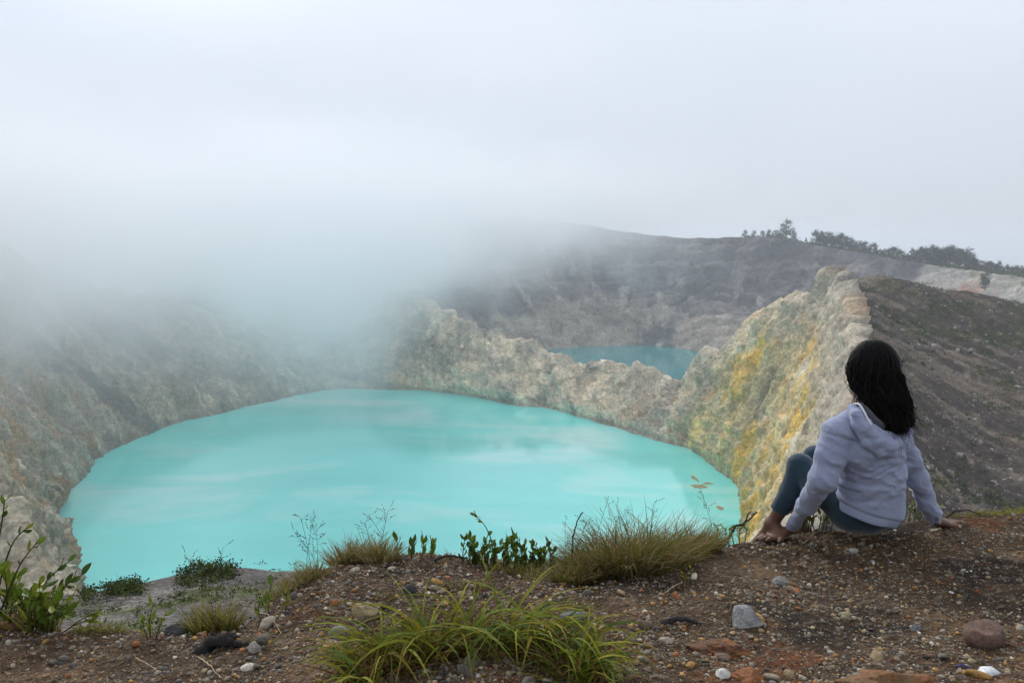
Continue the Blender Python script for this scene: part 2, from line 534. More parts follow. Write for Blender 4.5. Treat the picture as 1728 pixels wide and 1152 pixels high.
arc2 = np.concatenate([[0], np.cumsum(np.linalg.norm(np.diff(R2, axis=0), axis=1))])
NU2, NW2, NB2 = 760, 130, 40
t2 = np.interp(np.linspace(0, arc2[-1], NU2), arc2, np.arange(len(far)))
c2 = catmull(ctrl.reshape(len(far), -1), t2).reshape(NU2, 4, 3)
v2 = np.linspace(-0.05, 1, NW2)
pz = np.where(v2 < 0, v2 * 1.3, 0.62 * v2 + 0.38 * v2 ** 2.2)      # gentle foot, steep upper cliff
wl2 = c2[:, 0, None] + (c2[:, 1] - c2[:, 0])[:, None] * np.stack([v2, v2, pz], -1)[None]
fb = np.linspace(0, 2, NB2 + 1)[1:]
bk2 = np.stack([c2[:, 1] * (1 - f) + c2[:, 2] * f if f <= 1 else c2[:, 2] * (2 - f) + c2[:, 3] * (f - 1) for f in fb], 1)
P2 = np.concatenate([wl2, bk2], 1)
NV2 = P2.shape[1]
vv2 = np.concatenate([v2, 1 + fb])[None].repeat(NU2, 0)
ar2 = np.linspace(0, arc2[-1], NU2)[:, None].repeat(NV2, 1)
px2 = np.interp(t2, np.arange(len(far)), [c[1][0] for c in far])[:, None].repeat(NV2, 1)
N2 = grid_normals(P2)
if N2[NU2 // 2, 60] @ np.array((0, -1.0, 0.3)) < 0: N2 = -N2
X, Y_, Z = P2[..., 0], P2[..., 1], P2[..., 2]
g2 = fbm((ar2 + 20 * fbm(X / 90, Y_ / 90, Z / 90, 3, 51)) / 45, vv2 * 1.0, X * 0, 5, 52, 0.55, ridged=True)
k2 = fbm(X / 40, Y_ / 40, Z / 40, 5, 53, 0.55, ridged=True)
beds = fbm(X / 160, Y_ / 160, Z / 9.0, 4, 57, ridged=True)
e_1, e_2, e_c = cells(X / 24, Y_ / 24, Z / 22, 230)
inw = 1 - smooth(vv2, 0.97, 1.0) * 0.8
P2 = P2 + N2 * ((3 * g2 + 7 * k2 + 2 * fbm(X / 9, Y_ / 9, Z / 9, 4, 54) + 3.0 * e_c + 2.5 * beds - 2 * np.exp(-(e_2 - e_1) / .1)) * inw * (0.3 + 0.7 * smooth(vv2, 0, 0.1)))[..., None]
m1 = fbm(X / 60, Y_ / 60, Z / 40, 4, 61)
m2 = fbm((ar2) / 14, vv2 * 1.6, X * 0, 4, 62)
m3 = fbm(X / 16, Y_ / 16, Z / 10, 4, 63)
T2 = np.zeros(P2.shape) + np.array((0.095, 0.088, 0.090))
T2 = lerp_c(T2, (0.17, 0.15, 0.145), smooth(m2 + 0.6 * m1, 0.15, 0.6) * .7)
T2 = lerp_c(T2, (0.21, 0.185, 0.165), smooth(fbm(X / 140, Y_ / 140, Z / 8, 4, 64), .1, .45) * .8)
T2 = lerp_c(T2, (0.07, 0.068, 0.07), smooth(m3, 0.15, 0.5) * 0.8)
bench = (1 - smooth(vv2, 0.25, 0.6)) * smooth(m1 + 0.3 * m2, -0.35, 0.2)
T2 = lerp_c(T2, (0.30, 0.255, 0.205), bench * 0.9)
T2 = T2 * (1 + .2 * e_c)[..., None]
T2 = lerp_c(T2, (0.40, 0.37, 0.33), smooth(m3 + 0.6 * m2, 0.32, 0.6) * (1 - smooth(vv2, 0.5, 0.8)) * 0.7)
white = smooth(px2, 1555, 1580) * (1 - smooth(px2, 1800, 1900)) * smooth(vv2, 0.3, 0.5) * (1 - smooth(vv2, 1.0, 1.02))
T2 = lerp_c(T2, (0.46, 0.43, 0.37), white * (0.6 + 0.4 * smooth(m2, -0.2, 0.3)))
T2 = lerp_c(T2, (0.20, 0.19, 0.13), white * smooth(m3 + m1, 0.0, 0.4) * 0.7)
org = smooth(px2, 1590, 1660) * (1 - smooth(vv2 + .05 * m3, 0.84, 0.92)) * smooth(vv2, 0.4, 0.5)
T2 = lerp_c(T2, (0.42, 0.20, 0.115), org * smooth(m1 + m2, -0.3, 0.2) * 0.85)
T2 = lerp_c(T2, (0.10, 0.10, 0.075), smooth(vv2, 1.0, 1.03))
far_c = mesh_np('far_crater_terrain', P2.reshape(-1, 3), grid_faces(NU2, NV2), M['rock'], tint=np.clip(T2, .02, .8).reshape(-1, 3), smooth_shade=False)
tag(far_c, kind='structure')

# ------------------------------------------------------------------ the two lakes
def lake_mat(name, base, streaks):
    m, nt, bs = new_mat(name)
    geo = nt.nodes.new('ShaderNodeNewGeometry')
    mp = nt.nodes.new('ShaderNodeMapping')
    mp.inputs['Scale'].default_value = (1, 2.6, 1)
    nt.links.new(geo.outputs['Position'], mp.inputs[0])
    big = add_noise(nt, 0.006, 4, 0.55, mp.outputs[0])
    f = add_range(nt, big.outputs['Fac'], 0.35, 0.65, 0.0, 1.0)
    col = add_mix(nt, 'MIX', f, tuple(c * 0.92 for c in base), tuple(min(1, c * 1.08) for c in base))
    # pale streaks: sun and cloud glare on the water, painted into its colour
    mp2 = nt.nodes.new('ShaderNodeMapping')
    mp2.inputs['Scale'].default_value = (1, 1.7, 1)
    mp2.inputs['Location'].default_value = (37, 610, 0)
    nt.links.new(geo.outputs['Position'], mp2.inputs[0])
    glare = add_noise(nt, 0.0062, 5, 0.55, mp2.outputs[0], 0.5)
    col = add_mix(nt, 'MIX', add_range(nt, glare.outputs['Fac'], 0.50, 0.68, 0.0, streaks), col, tuple(0.52 * c + 0.46 for c in base))
    nt.links.new(col, bs.inputs['Base Color'])
    # wind-ruffled and glassy lanes of the surface
    lane = add_noise(nt, 0.010, 5, 0.5, mp.outputs[0])
    nt.links.new(add_range(nt, lane.outputs['Fac'], 0.4, 0.62, 0.015, 0.07), bs.inputs['Roughness'])
    bs.inputs['IOR'].default_value = 1.5
    wv = add_noise(nt, 0.35, 4, 0.6, mp.outputs[0])
    b = nt.nodes.new('ShaderNodeBump')
    b.inputs['Strength'].default_value = 0.06
    b.inputs['Distance'].default_value = 0.3
    nt.links.new(wv.outputs['Fac'], b.inputs['Height'])
    nt.links.new(b.outputs[0], bs.inputs['Normal'])
    return m

def sheet(name, ring, z, mat):
    me = bpy.data.meshes.new(name)
    me.from_pydata([(x, y, z) for x, y in ring], [], [tuple(range(len(ring)))])
    me.materials.append(mat)
    o = bpy.data.objects.new(name, me)
    COL.objects.link(o)
    return o

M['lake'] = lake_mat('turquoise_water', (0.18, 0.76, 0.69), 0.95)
M['lake_far'] = lake_mat('teal_water', (0.015, 0.27, 0.28), 0.0)
cen = np.array((-60.0, 480.0))
ring = [tuple(cen + (s[:2] - cen) * (1 + 14.0 / np.linalg.norm(s[:2] - cen))) for s in S]
ring = [(-130, 250)] + ring + [(80, 240), (-20, 215)]
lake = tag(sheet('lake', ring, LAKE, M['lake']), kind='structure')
ring2 = [tuple(s[:2] + out_[:2] * 25) for s, out_ in zip(S2, out)]
ring2 = ring2 + [(150, 640), (60, 720), (-60, 810), (-200, 900)]
lake_b = tag(sheet('far_lake', ring2, LAKE_B - 0.05, M['lake_far']), kind='structure')

# ------------------------------------------------------------------ land far below and beyond
M['land'] = tinted('forest_land', (220.0, 60.0), (0.3, 0.3), spec=0.05)
a = np.linspace(0, 2 * math.pi, 97)[:-1]
rr = np.array([0.0, 1500, 3000, 6000, 12000, 25000])
LV = np.stack([np.stack([np.cos(a) * r, np.sin(a) * r + 500, np.full_like(a, -330.0 - r * 0.01)], -1) for r in rr], 1)
LV[..., 2] += fbm(LV[..., 0] / 2500, LV[..., 1] / 2500, LV[..., 0] * 0, 3, 71) * 60
LV = np.concatenate([LV, LV[:1]], 0)
land = mesh_np('ground', LV.reshape(-1, 3), grid_faces(97, 6), M['land'], tint=np.tile((0.06, 0.075, 0.045), (97 * 6, 1)))
tag(land, kind='structure')

# ------------------------------------------------------------------ air: even haze, and the bank of mist
def box(name, lo, hi, mat):
    (x0, y0, z0), (x1, y1, z1) = lo, hi
    vs = [(x, y, z) for z in (z0, z1) for y in (y0, y1) for x in (x0, x1)]
    fs = [(0, 2, 3, 1), (4, 5, 7, 6), (0, 1, 5, 4), (2, 6, 7, 3), (0, 4, 6, 2), (1, 3, 7, 5)]
    me = bpy.data.meshes.new(name)
    me.from_pydata(vs, [], fs)
    me.materials.append(mat)
    o = bpy.data.objects.new(name, me)
    COL.objects.link(o)
    return o

def vol_mat(name):
    m = bpy.data.materials.new(name)
    m.use_nodes = True
    nt = m.node_tree
    nt.nodes.clear()
    o = nt.nodes.new('ShaderNodeOutputMaterial')
    p = nt.nodes.new('ShaderNodeVolumePrincipled')
    nt.links.new(p.outputs[0], o.inputs['Volume'])
    return m, nt, p

mh, _, p = vol_mat('haze_air')
p.inputs['Color'].default_value = (0.90, 0.94, 1.0, 1)
p.inputs['Density'].default_value = 0.00020
p.inputs['Anisotropy'].default_value = 0.2
haze = tag(box('haze', (-26500, -26000, -760), (26500, 27000, 75), mh), kind='stuff')

mm, nt, p = vol_mat('mist_air')
p.inputs['Color'].default_value = (0.955, 0.952, 0.968, 1)
p.inputs['Anisotropy'].default_value = 0.12
geo = nt.nodes.new('ShaderNodeNewGeometry')
sep = nt.nodes.new('ShaderNodeSeparateXYZ')
nt.links.new(geo.outputs['Position'], sep.inputs[0])
x_, y_, z_ = sep.outputs
big = add_noise(nt, 1 / 165.0, 5, 0.62, geo.outputs['Position'], 0.5)
wis = add_noise(nt, 1 / 55.0, 3, 0.6, geo.outputs['Position'], 1.2)
nb = add_math(nt, 'ADD', add_math(nt, 'MULTIPLY', add_math(nt, 'SUBTRACT', big.outputs['Fac'], 0.5), 340.0), add_math(nt, 'MULTIPLY', add_math(nt, 'SUBTRACT', wis.outputs['Fac'], 0.5), 95.0))
# underside of the mist: low on the left, lowest in the notch between the craters, rising to the right
base = add_range(nt, x_, -160.0, 400.0, -100.0, 34.0)
notch = add_range(nt, add_math(nt, 'ABSOLUTE', add_math(nt, 'ADD', x_, 125.0)), 10.0, 90.0, 36.0, 0.0)
hgt = add_math(nt, 'ADD', add_math(nt, 'ADD', add_math(nt, 'SUBTRACT', z_, base), notch), nb)
fz = add_math(nt, 'POWER', add_range(nt, hgt, 0.0, 115.0, 0.0, 1.0), 1.7)
ft = add_range(nt, add_math(nt, 'ADD', z_, add_math(nt, 'MULTIPLY', nb, 0.35)), -25.0, 95.0, 1.0, 0.0)
fy = add_range(nt, add_math(nt, 'SUBTRACT', y_, add_math(nt, 'MULTIPLY', x_, 1.2)), 480.0, 760.0, 0.0, 1.0)
d = add_math(nt, 'MULTIPLY', add_math(nt, 'MULTIPLY', fz, ft), add_math(nt, 'MULTIPLY', fy, 0.016))
nt.links.new(d, p.inputs['Density'])
mist = tag(box('mist', (-900, 250, -128), (420, 1500, 130), mm), kind='stuff')

# ------------------------------------------------------------------ the slope below our edge
def near_z(x, y):
    r = np.hypot(x, y * 1.0)
    z = np.interp(r, [0, 4.2, 12, 25, 32, 60, 150, 235, 260], [-0.5, -1.9, -4.2, -8.0, -12.8, -38, -104, -131, -140])
    zr = np.interp(r, [0, 4.2, 12, 25, 60, 150, 260], [-0.5, -1.9, -5.2, -11.5, -26, -50, -80])
    k = smooth(x / np.maximum(y, 1.0), 0.22, 0.42)
    return z * (1 - k) + zr * k
na, nr = 340, 220
an = np.linspace(-1.15, 1.15, na)[:, None].repeat(nr, 1)
rn = (3.4 * (255 / 3.4) ** np.linspace(0, 1, nr))[None].repeat(na, 0)
nx, ny = np.sin(an) * rn, np.cos(an) * rn
nz = near_z(nx, ny)
amp = np.clip(rn / 20, 0.1, 3)
nz = nz + fbm(nx / 9, ny / 9, nx * 0, 4, 81) * 0.35 * amp + fbm(nx / 0.9, ny / 0.9, nx * 0, 4, 82, 0.6) * 0.09
nz = nz + fbm(nx / 5, ny / 5, nx * 0, 3, 83) * 0.28 * smooth(rn, 8, 20) * (1 - smooth(rn, 30, 60))
Tn = np.zeros((na, nr, 3)) + np.array((0.105, 0.095, 0.085))
Tn = lerp_c(Tn, (0.19, 0.17, 0.15), smooth(fbm(nx / 1.1, ny / 2.2, nx * 0, 4, 84), 0.0, 0.5))
Tn = lerp_c(Tn, (0.14, 0.10, 0.075), smooth(fbm(nx / 4, ny / 4, nx * 0, 3, 85), 0.1, 0.5) * 0.7)
Tn = lerp_c(Tn, (0.085, 0.095, 0.03), smooth(fbm(nx / 2.2, ny / 2.2, nx * 0, 4, 86, .6), 0.18, 0.42) * 0.8)
M['slope'] = tinted('slope_gravel', (1.2, 0.3, 0.09), (0.25, 0.4, 0.55), bump=0.6, spec=0.1)
slope = mesh_np('hillside', np.stack([nx, ny, nz], -1).reshape(-1, 3), grid_faces(na, nr), M['slope'], tint=Tn.reshape(-1, 3))
tag(slope, kind='structure')

# ------------------------------------------------------------------ the ground we stand on, to the edge
edge = [(-700, 3.2, 1010), (-200, 3.1, 1035), (0, 3.05, 1038), (130, 3.0, 1050), (300, 3.0, 1058), (420, 3.05, 1046), (480, 3.22, 998), (530, 3.4, 966),
        (600, 3.6, 940), (720, 3.62, 933), (830, 3.58, 944), (960, 3.55, 960), (1080, 3.62, 938), (1200, 3.86, 906), (1290, 4.20, 893), (1400, 4.20, 881),
        (1500, 4.18, 870), (1600, 4.25, 861), (1728, 4.38, 848), (1900, 4.5, 836), (2400, 4.8, 815)]
E = np.array([W(p, q, y) for p, y, q in edge])

def ground_z(x, y, rough=True):
    x, y = np.asarray(x, float), np.asarray(y, float)
    ye = np.interp(x, E[:, 0], E[:, 1]) + 0.05 * fbm(x / 0.35, x * 0 + 3.3, x * 0, 3, 101)
    ze = np.interp(x, E[:, 0], E[:, 2])
    k = smooth(y, 2.0, 3.7)
    zin = -0.06 * smooth(-x, -0.6, 1.4)
    z = zin * (1 - k) + ze * k
    w = 0.07
    z = z - w * np.log1p(np.exp(np.clip((y - ye - 0.03) / w, -30, 30))) * 1.7
    # hummock under the middle of the edge and a wash on the left
    z = z + 0.05 * np.exp(-((x + 0.45) / 0.55) ** 2 - ((y - 3.3) / 0.35) ** 2) - 0.03 * np.exp(-((x + 1.3) / 0.5) ** 2 - ((y - 2.55) / 0.3) ** 2)
    if rough:
        z = z + 0.030 * fbm(x / 0.45, y / 0.45, x * 0, 4, 102) + 0.012 * fbm(x / 0.11, y / 0.11, x * 0, 4, 103, 0.6) + 0.004 * fbm(x / 0.025, y / 0.025, x * 0, 3, 104, .6)
    return z

gx = np.concatenate([np.linspace(-5.5, -3.0, 20)[:-1], np.linspace(-3.0, 4.2, 480), np.linspace(4.2, 7, 20)[1:]])
gy = np.concatenate([np.linspace(-4, 1.5, 25)[:-1], np.linspace(1.5, 5.4, 290)])
GX, GY = np.meshgrid(gx, gy, indexing='ij')
GZ = ground_z(GX, GY)
Tg = np.zeros(GX.shape + (3,)) + np.array((0.068, 0.047, 0.032))
Tg = lerp_c(Tg, (0.125, 0.090, 0.060), smooth(fbm(GX / 0.5, GY / 0.5, GX * 0, 4, 111), 0.0, 0.5))
Tg = lerp_c(Tg, (0.032, 0.026, 0.022), smooth(fbm(GX / 0.25, GY / 0.25, GX * 0, 4, 112), 0.1, 0.5))
rust = smooth(fbm(GX / 0.35, GY / 0.22, GX * 0, 4, 113, .6) + 0.45 * (1 - smooth(GY, 2.3, 2.9)) - 0.12, 0.2, 0.5)
Tg = lerp_c(Tg, (0.13, 0.055, 0.024), rust * 0.7)
grit = fbm(GX / 0.02, GY / 0.02, GX * 0, 2, 114)
Tg = lerp_c(Tg, (0.22, 0.20, 0.17), smooth(grit, 0.35, 0.6) * 0.5)
M['soil'] = tinted('volcanic_soil', (0.12, 0.03, 0.008), (0.25, 0.35, 0.5), bump=0.9, spec=0.15)
Tg = Tg * 1.15 * np.array((1.12, 1.0, 0.84))
ground = mesh_np('ridge_ground', np.stack([GX, GY, GZ], -1).reshape(-1, 3), grid_faces(*GX.shape), M['soil'], tint=Tg.reshape(-1, 3))
tag(ground, kind='structure')

# ------------------------------------------------------------------ gravel, stones and rocks
PHI = (1 + 5 ** 0.5) / 2
ICO_V = np.array([(-1, PHI, 0), (1, PHI, 0), (-1, -PHI, 0), (1, -PHI, 0), (0, -1, PHI), (0, 1, PHI), (0, -1, -PHI), (0, 1, -PHI), (PHI, 0, -1), (PHI, 0, 1), (-PHI, 0, -1), (-PHI, 0, 1)], float)
ICO_V /= np.linalg.norm(ICO_V[0])
ICO_F = np.array([(0, 11, 5), (0, 5, 1), (0, 1, 7), (0, 7, 10), (0, 10, 11), (1, 5, 9), (5, 11, 4), (11, 10, 2), (10, 7, 6), (7, 1, 8), (3, 9, 4), (3, 4, 2), (3, 2, 6), (3, 6, 8), (3, 8, 9), (4, 9, 5), (2, 4, 11), (6, 2, 10), (8, 6, 7), (9, 8, 1)])

def ico(sub):
    v, f = ICO_V.copy(), ICO_F.copy()
    for _ in range(sub):
        mids, nv, nf = {}, list(v), []
        def mid(i, j):
            k = (min(i, j), max(i, j))
            if k not in mids:
                m = nv[i] + nv[j]
                mids[k] = len(nv)
                nv.append(m / np.linalg.norm(m))
            return mids[k]
        for a_, b_, c_ in f:
            x1, x2, x3 = mid(a_, b_), mid(b_, c_), mid(c_, a_)
            nf += [(a_, x1, x3), (b_, x2, x1), (c_, x3, x2), (x1, x2, x3)]
        v, f = np.array(nv), np.array(nf)
    return v, f

rng = np.random.default_rng(7)
STONE_COL = np.array([(0.20, 0.185, 0.165), (0.13, 0.12, 0.11), (0.27, 0.24, 0.20), (0.30, 0.235, 0.15), (0.33, 0.20, 0.07), (0.27, 0.11, 0.05), (0.52, 0.50, 0.45), (0.055, 0.05, 0.05), (0.19, 0.14, 0.11)])
STONE_COL = STONE_COL * np.array((1.06, 1.0, 0.90))
STONE_P = np.array([0.21, 0.17, 0.15, 0.17, 0.08, 0.04, 0.04, 0.06, 0.08])
M['stone'] = tinted('stone', (0.03, 0.008), (0.22, 0.3), bump=0.5, spec=0.25, rough=0.85)

def rand_rot(n, g):
    q = g.normal(size=(n, 4))
    q /= np.linalg.norm(q, axis=1, keepdims=True)
    w, x, y, z = q.T
    return np.stack([np.stack([1 - 2 * (y * y + z * z), 2 * (x * y - z * w), 2 * (x * z + y * w)], -1),
                     np.stack([2 * (x * y + z * w), 1 - 2 * (x * x + z * z), 2 * (y * z - x * w)], -1),
                     np.stack([2 * (x * z - y * w), 2 * (y * z + x * w), 1 - 2 * (x * x + y * y)], -1)], 1)

def edge_y(x):
    return np.interp(x, E[:, 0], E[:, 1])

def scatter(n, g, y0=1.75):
    """spots on the ridge ground, thinner on the trodden bare soil around the person"""
    xs, ys = [], []
    while len(xs) < n:
        y = g.uniform(y0, 4.6, n)
        x = g.uniform(-1, 1, n) * (0.66 * y + 0.45)
        dens = 0.35 + 0.65 * smooth(fbm(x / 0.45, y / 0.45, x * 0, 3, 121), -0.35, 0.3)
        dens = dens * (1 - 0.5 * np.exp(-((x - 1.9) / 0.9) ** 2 - ((y - 3.5) / 0.6) ** 2))
        ok = (y < edge_y(x) + 0.12) & (g.uniform(0, 1, n) < dens)
        xs += list(x[ok]); ys += list(y[ok])
    return np.array(xs[:n]), np.array(ys[:n])

n = 50000
px_, py_ = scatter(n, rng)
sz = 0.0022 * (1 - rng.uniform(0, 1, n)) ** (-1 / 2.2)
sz = np.clip(sz, 0.0022, 0.0115)
rot = rand_rot(n, rng)
base = ICO_V[None] * (1 + rng.uniform(-0.28, 0.28, (n, 12, 1))) * rng.uniform(0.5, 1.2, (n, 1, 3))
vs = np.einsum('nij,nkj->nki', rot, base) * sz[:, None, None]
vs[..., 2] *= 0.72
vs += np.stack([px_, py_, ground_z(px_, py_) + sz * 0.25], -1)[:, None]
ci = rng.choice(len(STONE_COL), n, p=STONE_P)
tc = STONE_COL[ci] * rng.uniform(0.7, 1.35, (n, 1))
fs = (ICO_F[None] + (np.arange(n) * 12)[:, None, None]).reshape(-1, 3)
gravel = mesh_np('gravel', vs.reshape(-1, 3), fs, M['stone'], parent=ground, tint=np.repeat(tc, 12, 0), smooth_shade=False)
tag(gravel, kind='stuff')

IV1, IF1 = ico(1)
protos = []
for k in range(27):
    g = np.random.default_rng(200 + k)
    d = IV1.copy()
    for _ in range(7):           # planed facets
        nrm = g.normal(size=3); nrm /= np.linalg.norm(nrm)
        h = g.uniform(0.55, 0.85)
        dd = d @ nrm
        d = d - np.where(dd > h, dd - h, 0)[:, None] * nrm
    d *= np.array((1.15, 0.9, 0.68)) * g.uniform(0.85, 1.15, 3)
    d *= 1 + 0.05 * g.normal(size=(len(d), 1))
    c = STONE_COL[k % 9] * g.uniform(0.8, 1.15)
    o = mesh_np('stone_shape', d, IF1, M['stone'], tint=np.tile(c, (len(d), 1)) * (1 + 0.12 * g.normal(size=(len(d), 1))).clip(.6, 1.4), smooth_shade=k % 2 == 0)
    protos.append(o.data)
    bpy.data.objects.remove(o)
n = 300
px_, py_ = scatter(n, np.random.default_rng(11), 2.1)
g = np.random.default_rng(12)
pz_ = ground_z(px_, py_)
for i in range(n):
    r = float(np.clip(0.0105 * (1 - g.uniform()) ** (-1 / 2.6), 0.0105, 0.030)) * (0.75 if px_[i] > 0.5 and py_[i] > 2.7 else 1.0)
    kind = int(g.choice(9, p=STONE_P))
    o = bpy.data.objects.new('stone', protos[kind + 9 * int(g.integers(3))])
    COL.objects.link(o)
    o.parent = ground
    o.location = (px_[i], py_[i], pz_[i] + r * 0.25)
    o.rotation_euler = (g.uniform(-.5, .5), g.uniform(-.5, .5), g.uniform(0, 6.28))
    o.scale = (r * g.uniform(.9, 1.3), r * g.uniform(.8, 1.1), r * g.uniform(.7, 1.1))

IV3, IF3 = ico(4)
def rock(name, px, py, w, h, col, seed, label, cat='rock', facets=9, lump=0.10, depth=0.8, col2=None, sink=0.25, rz=0.0, tip=None):
    """a single rock: w, h its width and visible height in metres"""
    g = np.random.default_rng(seed)
    p = ground_hit(px, py)
    d = IV3.copy()
    for _ in range(facets):
        nrm = g.normal(size=3); nrm[2] = abs(nrm[2]) * 0.8; nrm /= np.linalg.norm(nrm)
        hh = g.uniform(0.5, 0.82)
        dd = d @ nrm
        d = d - np.where(dd > hh, (dd - hh) * 0.93, 0)[:, None] * nrm
    d += d * (lump * fbm(d[:, 0] * 2 + seed, d[:, 1] * 2, d[:, 2] * 2, 5, seed, 0.6))[:, None]
    ex = d.max(0) - d.min(0)
    d = d / ex * np.array((w, w * depth, h / (1 - sink)))
    d[:, 2] -= d[:, 2].min() + sink * h / (1 - sink)
    c, s_ = math.cos(rz), math.sin(rz)
    d[:, :2] = d[:, :2] @ np.array(((c, s_), (-s_, c)))
    t = np.tile(col, (len(d), 1))
    if col2 is not None:
        k = smooth(fbm(d[:, 0] / w * 3, d[:, 1] / w * 3, d[:, 2] / w * 3, 4, seed + 5), -0.1, 0.3)
        t = lerp_c(t, col2, k)
    o = mesh_np(name, d, IF3, M['stone'], tint=t)
    o.location = p
    return tag(o, label, cat)

def ground_hit(px, py):
    """where the line of sight through a photograph pixel meets the ridge ground"""
    x, y, z = ray(px, py)
    t = np.linspace(2.0, 5.5, 1400)
    zz = EYE + z * t
    gz = ground_z(x * t, y * t)
    i = int(np.argmax(zz <= gz))
    if i == 0 or y * t[i] > edge_y(x * t[i]) + 0.10:      # grazes past the edge: take the brow itself
        i = int(np.argmin(np.where(y * t < edge_y(x * t) + 0.04, zz - gz, 9)))
    return Vector((x * t[i], y * t[i], float(gz[i])))

rock('rock', 1257, 1052, 0.105, 0.062, (0.34, 0.335, 0.32), 301, 'pale grey angular rock, largest in the gravel below the seated person', col2=(0.24, 0.24, 0.24))
rock('rock', 1660, 1086, 0.128, 0.075, (0.17, 0.105, 0.08), 302, 'smooth rounded reddish brown rock at the far right edge', facets=2, lump=0.06, col2=(0.12, 0.085, 0.07))
rock('rock', 1428, 1043, 0.048, 0.030, (0.30, 0.26, 0.15), 303, 'small blocky yellowish tan stone right of the pale grey rock', facets=12, lump=0.05)
rock('rock', 1218, 1098, 0.19, 0.034, (0.22, 0.095, 0.035), 304, 'crumbling rust orange rock poking out below the pale grey rock', facets=9, lump=0.5, col2=(0.12, 0.06, 0.035), sink=0.5, rz=0.15)
rock('rock', 1500, 1152, 0.34, 0.042, (0.21, 0.095, 0.040), 305, 'long rust orange rock slab at the lower right of the picture', facets=10, lump=0.5, depth=0.5, col2=(0.15, 0.11, 0.065), sink=0.5, rz=0.12)
rock('rock', 1265, 1146, 0.10, 0.030, (0.24, 0.10, 0.04), 306, 'small rust brown rock beside the long orange slab', facets=5, lump=0.25, sink=0.4)
rock('rock', 297, 1064, 0.088, 0.045, (0.060, 0.060, 0.062), 307, 'dark grey rock beside the grass tuft on the left', facets=8, lump=0.08, col2=(0.10, 0.09, 0.06))
rock('rock', 20, 1058, 0.085, 0.055, (0.28, 0.17, 0.06), 308, 'ochre orange rock under the leafy shrub on the left', facets=5, col2=(0.18, 0.12, 0.07))
rock('rock', 965, 1050, 0.12, 0.040, (0.13, 0.125, 0.12), 309, 'flat dark grey rock behind the long bladed grass', facets=6, col2=(0.09, 0.085, 0.08))
rock('rock', 985, 1075, 0.060, 0.034, (0.24, 0.18, 0.11), 310, 'brown stone at the end of the long bladed grass', facets=9)
rock('rock', 1012, 1062, 0.052, 0.024, (0.34, 0.27, 0.14), 311, 'rounded yellow tan stone near the flat dark grey rock', facets=3, lump=.05)
rock('rock', 1040, 1141, 0.040, 0.042, (0.38, 0.30, 0.12), 312, 'upright sulphur yellow stone beside the long bladed grass', facets=9)
rock('rock', 1220, 1141, 0.042, 0.022, (0.55, 0.53, 0.48), 313, 'small white stone on the gravel near the bottom edge', facets=7)
rock('rock', 618, 1040, 0.105, 0.045, (0.22, 0.17, 0.11), 314, 'brown tan rock behind the long bladed grass', facets=8, col2=(0.30, 0.21, 0.10))
rock('rock', 575, 1075, 0.075, 0.038, (0.17, 0.16, 0.155), 315, 'grey rock left of the long bladed grass', facets=8)
rock('rock', 1316, 985, 0.075, 0.030, (0.20, 0.19, 0.17), 316, 'low grey rock in the gravel between grass clump and seated person', facets=6, lump=.05)
rock('rock', 1440, 932, 0.040, 0.018, (0.36, 0.34, 0.31), 317, 'light grey stone on the soil below the seated person', facets=5, lump=.05)
rock('rock', 1545, 1062, 0.040, 0.022, (0.19, 0.19, 0.20), 318, 'blue grey stone left of the rounded reddish rock', facets=8)
rock('rock', 690, 1000, 0.05, 0.03, (0.05, 0.048, 0.05), 319, 'small black stone above the long bladed grass', facets=8)
rock('rock', 430, 1098, 0.04, 0.03, (0.30, 0.27, 0.23), 320, 'pale tan stone below the charred root', facets=8)

